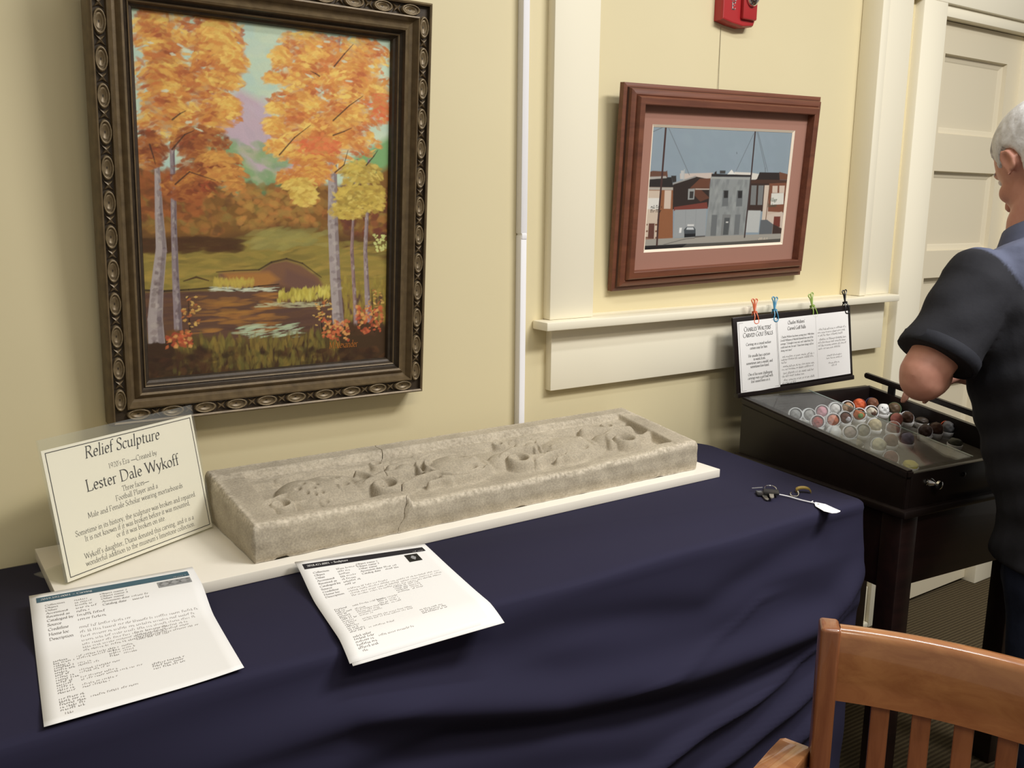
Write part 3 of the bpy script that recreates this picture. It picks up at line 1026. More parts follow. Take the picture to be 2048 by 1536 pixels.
# carved oval and dart, one shared mesh each
def oval_mesh():
    rings = []
    n = 18
    for r, h in [(1.0, 0.0), (0.98, 0.004), (0.90, 0.0062), (0.80, 0.0062), (0.74, 0.0035), (0.70, 0.002), (0.62, 0.0038), (0.45, 0.0018), (0.2, 0.0004), (0.03, 0.0)]:
        rings.append([Vector((0.0190 * r * math.cos(2 * math.pi * i / n), -h, 0.0092 * (r if r < 0.9 else (r + 0.9) / 2 + 0.04) * math.sin(2 * math.pi * i / n))) for i in range(n)])
    V, F = loft_data(rings, cap=False)
    F.append(tuple(len(V) - n + i for i in range(n)))
    return V, F


def dart_mesh():
    P = [(-0.0085, 0.0082), (0.0, 0.0024), (0.0085, 0.0082), (0.0042, 0.0), (0.0085, -0.0082), (0.0, -0.0024), (-0.0085, -0.0082), (-0.0042, 0.0)]
    V = [(x, 0, z) for x, z in P] + [(x * 0.72, -0.0035, z * 0.72) for x, z in P] + [(0, -0.005, 0)]
    F = [(i, (i + 1) % 8, 8 + (i + 1) % 8, 8 + i) for i in range(8)] + [(8 + i, 8 + (i + 1) % 8, 16) for i in range(8)]
    return V, F


me_oval = bpy.data.meshes.new('carved_oval')
v, f = oval_mesh()
me_oval.from_pydata([tuple(p) for p in v], [], f)
me_oval.materials.append(M['bronze_lift'])
me_oval.shade_smooth()
me_dart = bpy.data.meshes.new('carved_dart')
v, f = dart_mesh()
me_dart.from_pydata(v, [], f)
me_dart.materials.append(M['bronze'])
for side in range(4):
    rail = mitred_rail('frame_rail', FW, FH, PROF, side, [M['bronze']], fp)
    # darker bronze in the channel under the carving and on inner steps
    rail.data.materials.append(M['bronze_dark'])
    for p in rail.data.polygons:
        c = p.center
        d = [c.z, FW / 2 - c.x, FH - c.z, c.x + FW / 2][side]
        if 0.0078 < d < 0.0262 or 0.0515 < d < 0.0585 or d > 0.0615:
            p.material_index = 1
    Lr = FW if side in (0, 2) else FH
    cnt = 10 if side in (0, 2) else 13
    step = (Lr - 0.034) / cnt
    ang = 0 if side in (0, 2) else math.pi / 2
    for k in range(cnt):
        for nm, me_, offk in (('carved_oval', me_oval, 0.5), ('carved_dart', me_dart, 1.0)):
            if nm == 'carved_dart' and k == cnt - 1:
                continue
            s = 0.017 + step * (k + offk)
            o = bpy.data.objects.new(nm, me_)
            col.objects.link(o)
            if side in (0, 2):
                pos = (-FW / 2 + s, -0.0338, 0.017 if side == 0 else FH - 0.017)
            else:
                pos = (FW / 2 - 0.017 if side == 1 else -FW / 2 + 0.017, -0.0338, s)
            o.parent = rail
            o.matrix_basis = Matrix.Translation(pos) @ Matrix.Rotation(ang, 4, 'Y')
CW, CH = FW - 2 * FM, FH - 2 * FM
img = paint_landscape(400, 520)
cv = color_grid('canvas', img, lambda u, v: (-CW / 2 - 0.002 + (CW + 0.004) * u, -0.009, FM + CH + 0.002 - (CH + 0.004) * v), M['canvas'], fp, True)
tag(cv, 'painted canvas of orange birch trees beside a brown stream')
M['sig'] = principled('signature_paint', lin(196, 120, 50), 0.6)
lettering('signature', [('MAlexander', 0.80 * CW, 0.955 * CH, 0.019, 'c', {'weight': 0.9, 'fit': 0.058, 'slant': 0.1})],
          lambda x, y: ((-CW / 2 + x, -0.009, FM + CH - y), (0, -1, 0)), M['sig'], cv, 0.0005, True)
box('backing_board', -FW / 2 + 0.012, FW / 2 - 0.012, -0.008, -0.003, 0.012, FH - 0.012, M['bronze_dark'], fp, True, 0)


# ---- the street scene
def paint_street(w, h):
    R = Raster(w, h, [(1316, 257), (1589, 266), (1561, 484), (1294, 501)], lin(138, 150, 158)[:3])
    z = lambda pts: [(1280 + x / 5.484, 240 + y / 5.486) for x, y in pts]
    c = lambda *a: lin(*a)
    for _ in range(120):
        R.dab(1300 + 290 * RNG.random(), 250 + 120 * RNG.random(), 26, 12, RNG.random(), jit(c(140, 152, 160), 0.06), 0.5)
    P = lambda pts, colr, s=0.7, j=0.0: R.poly(z(pts), colr, s, j)
    K = 520 / 320.0 * 0.36
    Ln = lambda pts, wd, colr, a=1.0: R.line(z(pts), wd * 0.36, colr, a)
    # far skyline
    P([(150, 590), (190, 575), (330, 580), (345, 570), (350, 640), (150, 650)], c(104, 72, 58))
    P([(480, 600), (560, 600), (830, 590), (830, 660), (480, 660)], c(196, 180, 168))
    P([(490, 570), (520, 570), (520, 660), (490, 660)], c(186, 184, 180))
    P([(1060, 580), (1230, 585), (1330, 600), (1330, 660), (1060, 660)], c(214, 206, 194))
    P([(1540, 575), (1640, 600), (1640, 660), (1540, 660)], c(110, 72, 54))
    # left block
    P([(130, 650), (390, 640), (410, 760), (120, 760)], c(46, 42, 40))
    P([(145, 640), (330, 630), (340, 650), (140, 668)], c(170, 164, 156))
    P([(385, 625), (440, 625), (440, 690), (400, 700)], c(56, 52, 50))
    P([(118, 750), (405, 750), (390, 1310), (70, 1310)], c(142, 92, 62), 0.7, 0.08)
    P([(118, 750), (405, 750), (405, 778), (118, 778)], c(172, 164, 152))
    P([(115, 785), (265, 785), (225, 1300), (72, 1300)], c(202, 182, 162))
    P([(110, 865), (258, 865), (250, 985), (105, 985)], c(218, 212, 202))
    P([(315, 782), (385, 782), (372, 978), (302, 978)], c(204, 182, 164))
    P([(140, 1135), (200, 1135), (190, 1300), (125, 1300)], c(98, 62, 52))
    for yy in (1140, 1210, 1280):
        P([(100, yy), (128, yy), (126, yy + 18), (98, yy + 18)], c(120, 84, 66))
        P([(205, yy), (232, yy), (230, yy + 18), (203, yy + 18)], c(120, 84, 66))
    # gabled warehouse
    P([(405, 715), (640, 630), (800, 660), (790, 960), (395, 985)], c(52, 42, 38))
    P([(570, 770), (690, 660), (805, 650), (795, 760), (700, 770), (790, 860), (690, 900)], c(96, 62, 48))
    P([(690, 655), (805, 650), (800, 740), (590, 750)], c(104, 66, 50))
    P([(565, 765), (635, 760), (625, 875), (558, 880)], c(150, 150, 146))
    P([(580, 790), (622, 790), (614, 865), (574, 865)], c(60, 56, 54))
    P([(640, 760), (790, 760), (790, 772), (640, 772)], c(182, 168, 156))
    Ln([(405, 712), (645, 632)], 10, c(150, 146, 140))
    P([(410, 960), (760, 905), (770, 975), (405, 1000)], c(120, 62, 52))
    P([(420, 990), (755, 975), (735, 1260), (395, 1285)], c(152, 154, 154), 0.7, 0.04)
    Ln([(535, 985), (520, 1270)], 3, c(134, 136, 136)); Ln([(645, 980), (628, 1265)], 3, c(134, 136, 136))
    P([(465, 1180), (490, 1180), (480, 1235), (458, 1235)], c(226, 224, 220))
    # grey building
    P([(815, 620), (1235, 625), (1160, 1270), (735, 1275)], c(140, 142, 140), 0.7, 0.06)
    for _ in range(90):
        R.dab(1280 + (790 + 400 * RNG.random()) / 5.484, 240 + (660 + 560 * RNG.random()) / 5.486, 7, 13, 0.1, jit(c(*((128, 130, 128), (156, 158, 154), (112, 114, 114))[RNG.integers(3)]), 0.06), 0.35)
    P([(815, 600), (1240, 610), (1240, 632), (815, 632)], c(46, 42, 42))
    P([(808, 634), (1225, 640), (1222, 660), (806, 655)], c(156, 156, 150))
    P([(905, 565), (965, 565), (962, 598), (903, 598)], c(70, 68, 66))
    P([(985, 605), (1030, 555), (1068, 605)], c(222, 218, 208))
    P([(848, 585), (870, 570), (870, 615), (845, 615)], c(52, 46, 44))
    for x in (945, 1095):
        P([(x - 10, 775), (x + 50, 775), (x + 40, 945), (x - 25, 950)], c(106, 108, 108))
        P([(x, 780), (x + 45, 780), (x + 40, 858), (x - 3, 860)], c(48, 46, 46))
    P([(810, 1040), (870, 1040), (850, 1265), (790, 1265)], c(106, 108, 108))
    P([(1060, 1035), (1118, 1035), (1095, 1250), (1040, 1252)], c(110, 112, 112))
    P([(925, 1035), (1015, 1035), (985, 1255), (900, 1260)], c(122, 122, 120))
    P([(945, 1070), (1002, 1070), (980, 1252), (925, 1254)], c(82, 84, 84))
    P([(960, 1112), (985, 1112), (983, 1124), (958, 1124)], c(210, 206, 200))
    # right blocks
    P([(1330, 580), (1540, 582), (1545, 700), (1225, 700), (1300, 650)], c(50, 42, 40))
    P([(1225, 660), (1630, 660), (1620, 780), (1215, 780)], c(76, 52, 42))
    P([(1225, 700), (1440, 700), (1380, 1000), (1195, 1000)], c(62, 46, 40))
    P([(1240, 722), (1295, 722), (1280, 930), (1222, 930)], c(120, 120, 118))
    P([(1315, 722), (1370, 722), (1350, 930), (1300, 930)], c(120, 120, 118))
    P([(1380, 720), (1600, 715), (1550, 1250), (1330, 1250)], c(196, 176, 158))
    P([(1430, 700), (1620, 690), (1590, 1010), (1410, 1000)], c(124, 78, 58))
    P([(1465, 725), (1520, 725), (1515, 800), (1460, 800)], c(206, 186, 168))
    P([(1538, 722), (1596, 722), (1588, 800), (1535, 800)], c(206, 186, 168))
    P([(1385, 720), (1425, 720), (1385, 1090), (1345, 1090)], c(204, 186, 168))
    Ln([(1435, 715), (1385, 1090)], 8, c(110, 82, 66))
    P([(1452, 805), (1585, 800), (1578, 920), (1440, 930)], c(214, 210, 198))
    P([(1195, 990), (1335, 990), (1305, 1225), (1170, 1225)], c(182, 182, 178), 0.7, 0.06)
    P([(1400, 1040), (1560, 1000), (1575, 1050), (1545, 1240), (1390, 1240)], c(202, 184, 168))
    P([(1475, 1052), (1543, 1052), (1535, 1165), (1462, 1165)], c(112, 56, 46))
    P([(1330, 1092), (1400, 1088), (1462, 1135), (1448, 1245), (1310, 1248)], c(98, 100, 102))
    P([(1462, 1135), (1556, 1180), (1550, 1240), (1450, 1245)], c(66, 50, 44))
    # pavement and road
    P([(70, 1310), (400, 1290), (760, 1270), (1560, 1235), (1560, 1300), (1000, 1330), (560, 1350), (60, 1380)], c(158, 152, 142), 0.7, 0.05)
    P([(55, 1378), (560, 1350), (1010, 1328), (1560, 1288), (1560, 1380), (40, 1450)], c(84, 80, 74))
    P([(55, 1378), (540, 1352), (480, 1395), (50, 1450)], c(40, 36, 36))
    # car
    P([(510, 1200), (545, 1165), (615, 1165), (635, 1200), (632, 1270), (515, 1280)], c(72, 76, 80))
    P([(550, 1142), (618, 1142), (618, 1165), (545, 1165)], c(206, 204, 200))
    P([(545, 1175), (610, 1175), (618, 1200), (535, 1200)], c(196, 198, 198))
    P([(515, 1245), (632, 1240), (632, 1275), (512, 1285)], c(36, 36, 38))
    P([(630, 1268), (735, 1262), (735, 1275), (620, 1285)], c(88, 82, 78))
    # poles and wires
    Ln([(342, 88), (290, 620), (240, 1100), (220, 1365)], 17, c(72, 50, 46))
    Ln([(1292, 132), (1240, 600), (1190, 1000), (1155, 1275)], 15, c(66, 52, 50))
    for a, b in [((360, 95), (580, 615)), ((340, 95), (200, 160)), ((1275, 165), (1080, 565)), ((1320, 150), (1415, 570)), ((1310, 150), (1390, 540))]:
        Ln([a, b], 4.5, c(104, 108, 112))
    Ln([(528, 560), (520, 665)], 8, c(176, 176, 172))
    Ln([(1390, 535), (1390, 580)], 4, c(70, 60, 58))
    Ln([(1088, 370), (1090, 385)], 5, c(76, 76, 78))
    Ln([(290, 1362), (520, 1300), (620, 1290)], 5, c(108, 102, 96))
    return np.clip(R.img, 0, 1)


M['red_wood'] = wood_material('red_brown_frame_wood', lin(116, 68, 46), lin(92, 51, 35), 0, 40, 0.45, 0.05)
M['red_wood_dark'] = principled('dark_frame_edge', lin(66, 36, 26), 0.45)
M['mat_board'] = principled('dusty_rose_mat_board', lin(166, 122, 106), 0.85, spec=0.1, bump=(300, 0.05, 0.0005))
M['mat_bevel'] = principled('cream_mat_bevel', lin(240, 222, 200), 0.8, spec=0.1)
M['print'] = attr_material('street_print', 0.55, 0.25)
M['picture_glass'] = glass_material('picture_glass', (0.97, 0.98, 0.98, 1), 0.0, 1.25)
GW, GH = 0.672, 0.462
mat2 = Matrix.Translation((1.7280, 0.030, 1.1165)) @ Matrix.Rotation(math.radians(4.3), 4, 'X') @ Matrix.Rotation(math.radians(-1.3), 4, 'Y')
f2 = thing('framed_picture', 'street scene print with rose mat in a red brown wooden frame above the window sill', 'picture', matrix=mat2)
PROF2 = [(0.0, 0.0), (0.0, 0.013), (0.004, 0.015), (0.009, 0.015), (0.011, 0.020), (0.013, 0.026), (0.017, 0.0285), (0.024, 0.0295), (0.0265, 0.028), (0.028, 0.034),
         (0.031, 0.038), (0.044, 0.0385), (0.046, 0.037), (0.046, 0.010)]
for side in range(4):
    rl = mitred_rail('frame_rail', GW, GH, PROF2, side, M['red_wood'], f2)
    rl.data.materials.append(M['red_wood_dark'])
    for p in rl.data.polygons:
        c = p.center
        d = [c.z, GW / 2 - c.x, GH - c.z, c.x + GW / 2][side]
        if 0.0092 < d < 0.0112 or 0.0255 < d < 0.0272:
            p.material_index = 1
# mat with window and bevel
IW, IH, IZ = 0.480, 0.278, 0.092
mo = [(-GW / 2 + 0.043, 0.043), (GW / 2 - 0.043, 0.043), (GW / 2 - 0.043, GH - 0.043), (-GW / 2 + 0.043, GH - 0.043)]
mi = [(-IW / 2 - 0.006, IZ - 0.006), (IW / 2 + 0.006, IZ - 0.006), (IW / 2 + 0.006, IZ + IH + 0.006), (-IW / 2 - 0.006, IZ + IH + 0.006)]
mj = [(-IW / 2, IZ), (IW / 2, IZ), (IW / 2, IZ + IH), (-IW / 2, IZ + IH)]
V = [(x, -0.016, z_) for x, z_ in mo] + [(x, -0.016, z_) for x, z_ in mi]
add_obj('mat_board', V, [(i, (i + 1) % 4, 4 + (i + 1) % 4, 4 + i) for i in range(4)], M['mat_board'], f2, True)
V = [(x, -0.016, z_) for x, z_ in mi] + [(x, -0.0125, z_) for x, z_ in mj]
add_obj('mat_bevel', V, [(i, (i + 1) % 4, 4 + (i + 1) % 4, 4 + i) for i in range(4)], M['mat_bevel'], f2, True)
img = paint_street(420, 240)
st = color_grid('street_print', img, lambda u, v: (-IW / 2 - 0.003 + (IW + 0.006) * u, -0.012, IZ - 0.003 + (IH + 0.006) * (1 - v)), M['print'], f2, True)
M['sign_green'] = principled('sign_paint_green', lin(92, 112, 92), 0.7)


def sf2(x, y):
    return (-IW / 2 + x, -0.012, IZ + IH - y), (0, -1, 0)


lettering('sign_lettering', [('Village', 0.906 * IW, 0.618 * IH, 0.0135, 'c', {'fit': 0.028, 'slant': 0.15}), ('Hardware', 0.902 * IW, 0.668 * IH, 0.0135, 'c', {'fit': 0.034})], sf2, M['sign_green'], st, 0.0004, True)
print_quads('signature', scribble_words(0.82 * IW, 0.968 * IH, 0.036, 0.008, random.Random(9)), sf2, M['mat_bevel'], st, 0.0004, True)
rnd = random.Random(3)
print_quads('sign_lettering', [q for yy in (0.655, 0.69) for q in scribble_words(0.022 * IW, yy * IH, 0.034, 0.011, rnd)], sf2, M['ink'], st, 0.0004, True)
add_obj('picture_glass', [(-GW / 2 + 0.047, -0.0185, 0.047), (GW / 2 - 0.047, -0.0185, 0.047), (GW / 2 - 0.047, -0.0185, GH - 0.047), (-GW / 2 + 0.047, -0.0185, GH - 0.047)],
        [(0, 1, 2, 3)], M['picture_glass'], f2, True)
box('backing_board', -GW / 2 + 0.01, GW / 2 - 0.01, -0.0115, -0.002, 0.01, GH - 0.01, M['red_wood_dark'], f2, True, 0)
M['wire'] = principled('thin_hanging_wire', lin(150, 140, 112), 0.5)
tube('hanging_wire', [(1.7275, 0.0342, 1.727), (1.727, 0.033, 1.64), (1.7265, 0.031, 1.575)], 0.0007, M['wire'], f2, n=5)
# ---------------------------------------------------------------- table under a navy cloth
M['cloth'] = principled('navy_cloth', lin(40, 38, 59), 0.85, spec=0.2, noise=(2.5, 0.4, lin(35, 33, 51)), bump=(420, 0.08, 0.0006))
M['leg_metal'] = principled('table_leg_metal', lin(92, 90, 86), 0.4, 0.6)
TZ = 0.74
TX0, TX1, TY0, TY1 = -0.55, 1.566, -0.574, -0.028
tb = thing('exhibit_table', 'long folding table hidden beneath the navy cloth holding the stone relief', 'table', (0.5, -0.3, 0))
box('table_top', TX0 + 0.02, TX1 - 0.02, TY0 + 0.02, TY1, TZ - 0.035, TZ - 0.006, M['leg_metal'], tb, bevel=0.004)
for lx in (TX0 + 0.15, TX1 - 0.15):
    for ly in (TY0 + 0.08, TY1 - 0.06):
        tube('leg', [(lx, ly, TZ - 0.03), (lx, ly, 0.0)], 0.014, M['leg_metal'], tb, n=10)


def cloth_mesh():
    # plan path: left end -> front edge -> front right corner -> right edge -> back right
    path = []
    rc = 0.022
    for i in range(171):
        path.append((TX0 + (TX1 - rc - TX0) * i / 170, TY0, 0, -1))
    for i in range(1, 8):
        a = -math.pi / 2 + math.pi / 2 * i / 8
        path.append((TX1 - rc + rc * math.cos(a), TY0 + rc + rc * math.sin(a), math.cos(a), math.sin(a)))
    rb = 0.09
    x_slant = 0.055
    for i in range(31):
        t = i / 30
        path.append((TX1 + x_slant * t, TY0 + rc + (TY1 - rb - TY0 - rc) * t, 1, 0))
    for i in range(1, 9):
        a = math.pi / 2 * i / 8
        path.append((TX1 + x_slant - rb + rb * math.cos(a), TY1 - rb + rb * math.sin(a), math.cos(a), math.sin(a)))
    nfront = 171

    def folds(x, z):
        """displacement of the front drop along -y"""
        d = TZ - z
        k = min(1, d / 0.10)
        def ridge(pts, w, a):
            xs = [p[0] for p in pts]
            zz = np.interp(x, xs, [p[1] for p in pts])
            fade = 1.0
            if x < xs[0]:
                fade = math.exp(-((xs[0] - x) / 0.15) ** 2)
            if x > xs[-1]:
                fade = math.exp(-((x - xs[-1]) / 0.06) ** 2)
            t = (z - zz) / w
            return a * fade * math.exp(-t * t)
        s = 0.0
        s += ridge([(0.45, 0.66), (0.63, 0.610), (0.783, 0.566), (0.992, 0.535), (1.239, 0.520), (1.439, 0.525), (1.548, 0.60)], 0.034, 0.020)
        s -= ridge([(0.60, 0.55), (0.737, 0.520), (0.939, 0.476), (1.179, 0.445), (1.386, 0.455), (1.533, 0.52)], 0.026, 0.012)
        s += ridge([(0.80, 0.40), (0.967, 0.365), (1.036, 0.384), (1.171, 0.405), (1.332, 0.437), (1.446, 0.478), (1.54, 0.53)], 0.016, 0.014)
        s += ridge([(0.95, 0.24), (1.15, 0.31), (1.35, 0.37), (1.54, 0.44)], 0.020, 0.014)
        s += ridge([(1.05, 0.16), (1.25, 0.24), (1.45, 0.33), (1.55, 0.37)], 0.018, 0.012)
        s -= ridge([(0.78, 0.675), (1.104, 0.625), (1.334, 0.685), (1.5, 0.715)], 0.030, 0.007)
        s += ridge([(1.02, 0.538), (1.183, 0.580), (1.25, 0.61)], 0.006, 0.003)
        s += ridge([(-0.5, 0.3), (0.1, 0.38), (0.5, 0.44)], 0.05, 0.014)
        s += ridge([(-0.5, 0.5), (0.0, 0.55), (0.4, 0.58)], 0.04, 0.008)
        s *= 1.45 * (1 - 0.8 * min(1, max(0, (x - 1.48) / 0.085)))
        low = min(1.0, max(0.0, d - 0.3) / 0.4)
        s += low * (0.016 * math.sin(x * 14.0 + z * 3) + 0.010 * math.sin(x * 31 + 1.3))
        s += 0.0016 * math.sin(x * 23 + z * 41) * k
        return s * k + 0.010 * k * k
    rows = []
    prof = [(-0.07, 0), (-0.035, 0.0), (-0.015, -0.0004), (-0.007, -0.0016), (-0.002, -0.005), (0.0, -0.010), (0.002, -0.018)]
    zlist = [TZ - 0.018 - (TZ - 0.018 - 0.03) * (i / 90) for i in range(1, 91)]
    verts = []
    ring = len(path)
    for off, dz in prof:
        for i, (x, y, nx, ny) in enumerate(path):
            wob = 0.0012 * math.sin(x * 11 + y * 5) if off > -0.02 else 0
            vx, vy = x + nx * (off + wob), y + ny * (off + wob)
            if off < -0.02:
                vx, vy = min(vx, TX1 + off), max(vy, TY0 - off)
            verts.append((vx, vy, TZ + dz - (0.0015 * (1 + math.sin(x * 17)) if -0.04 < off < -0.001 else 0)))
    for z in zlist:
        for i, (x, y, nx, ny) in enumerate(path):
            if i < nfront:
                o = folds(x, z)
            else:
                j = (i - nfront) / (ring - nfront)
                e = math.exp(-((j - 0.0) / 0.12) ** 2)
                d = TZ - z
                o = e * folds(TX1, z) + (1 - e) * (0.012 * min(1, d / 0.2) + 0.016 * min(1, d / 0.4) * math.sin(j * 24))
            o -= 0.05 * (TZ - z) * nx
            verts.append((x + nx * (0.002 + o), y + ny * (0.002 + o), z))
    faces = []
    m = len(prof) + len(zlist)
    for r in range(m - 1):
        for i in range(ring - 1):
            a = r * ring + i
            faces.append((a, a + ring, a + ring + 1, a + 1))
    # flat centre
    c0 = len(verts)
    verts.append((TX0, TY1, TZ))
    verts.append((TX0, TY0 + 0.07, TZ))
    faces.append(tuple([c0] + [c0 + 1] + list(range(0, ring))))
    return verts, faces


v, f = cloth_mesh()
cl = add_obj('tablecloth', v, f, M['cloth'], smooth=True)
tag(cl, 'dark navy cloth draped over the exhibit table with long diagonal folds', 'tablecloth')
sol = cl.modifiers.new('thickness', 'SOLIDIFY')
sol.thickness = 0.0012
sol.offset = -1

# ---------------------------------------------------------------- white board under the relief
BZ = 0.758
PX0, PX1, PY0, PY1 = 0.158, 1.424, -0.315, -0.035
bm = bmesh.new()
bm_box(bm, PX0, PX1, PY0, PY1, TZ + 0.0004, BZ, 0.0012)
pl = bm_obj('display_board', bm, M['white_board'], None, False, 'auto')
tag(pl, 'flat white board lying on the navy cloth under the carved stone', 'board')

# ---------------------------------------------------------------- carved limestone relief, broken in two and repaired


def stone_material():
    m = principled('grey_limestone', lin(176, 164, 144), 0.92, spec=0.15)
    nt = m.node_tree
    b = nt.nodes['Principled BSDF']
    tc = nt.nodes.new('ShaderNodeTexCoord')
    n1 = nt.nodes.new('ShaderNodeTexNoise')
    n1.inputs['Scale'].default_value = 14
    n1.inputs['Detail'].default_value = 8
    n1.inputs['Roughness'].default_value = 0.7
    nt.links.new(tc.outputs['Object'], n1.inputs['Vector'])
    cr = nt.nodes.new('ShaderNodeValToRGB')
    cr.color_ramp.elements[0].position = 0.3
    cr.color_ramp.elements[0].color = lin(158, 148, 130)
    cr.color_ramp.elements[1].position = 0.72
    cr.color_ramp.elements[1].color = lin(190, 179, 158)
    nt.links.new(n1.outputs['Fac'], cr.inputs[0])
    n2 = nt.nodes.new('ShaderNodeTexNoise')
    n2.inputs['Scale'].default_value = 330
    n2.inputs['Detail'].default_value = 3
    nt.links.new(tc.outputs['Object'], n2.inputs['Vector'])
    cr2 = nt.nodes.new('ShaderNodeValToRGB')
    cr2.color_ramp.elements[0].position = 0.3
    cr2.color_ramp.elements[0].color = (0.78, 0.78, 0.78, 1)
    cr2.color_ramp.elements[1].position = 0.7
    cr2.color_ramp.elements[1].color = (1.08, 1.07, 1.05, 1)
    nt.links.new(n2.outputs['Fac'], cr2.inputs[0])
    mx = nt.nodes.new('ShaderNodeMix')
    mx.data_type = 'RGBA'
    mx.blend_type = 'MULTIPLY'
    mx.inputs[0].default_value = 1.0
    nt.links.new(cr.outputs[0], mx.inputs[6])
    nt.links.new(cr2.outputs[0], mx.inputs[7])
    # worn pale arrises and dusty edges kept in a vertex attribute
    at = nt.nodes.new('ShaderNodeAttribute')
    at.attribute_name = 'wear'
    n3 = nt.nodes.new('ShaderNodeTexNoise')
    n3.inputs['Scale'].default_value = 150
    n3.inputs['Detail'].default_value = 4
    nt.links.new(tc.outputs['Object'], n3.inputs['Vector'])
    ml = nt.nodes.new('ShaderNodeMath')
    ml.operation = 'MULTIPLY'
    mr = nt.nodes.new('ShaderNodeMapRange')
    mr.inputs[1].default_value = 0.36
    mr.inputs[2].default_value = 0.70
    nt.links.new(n3.outputs['Fac'], mr.inputs[0])
    nt.links.new(at.outputs['Fac'], ml.inputs[0])
    nt.links.new(mr.outputs[0], ml.inputs[1])
    mx2 = nt.nodes.new('ShaderNodeMix')
    mx2.data_type = 'RGBA'
    mx2.inputs[7].default_value = lin(226, 214, 192)
    nt.links.new(ml.outputs[0], mx2.inputs[0])
    nt.links.new(mx.outputs[2], mx2.inputs[6])
    nt.links.new(mx2.outputs[2], b.inputs['Base Color'])
    bp = nt.nodes.new('ShaderNodeBump')
    bp.inputs['Strength'].default_value = 0.35
    bp.inputs['Distance'].default_value = 0.0012
    nt.links.new(n2.outputs['Fac'], bp.inputs['Height'])
    nt.links.new(bp.outputs['Normal'], b.inputs['Normal'])
    return m


M['stone'] = stone_material()
SX0, SX1, SY0, SY1 = 0.4290, 1.377, -0.2885, -0.050


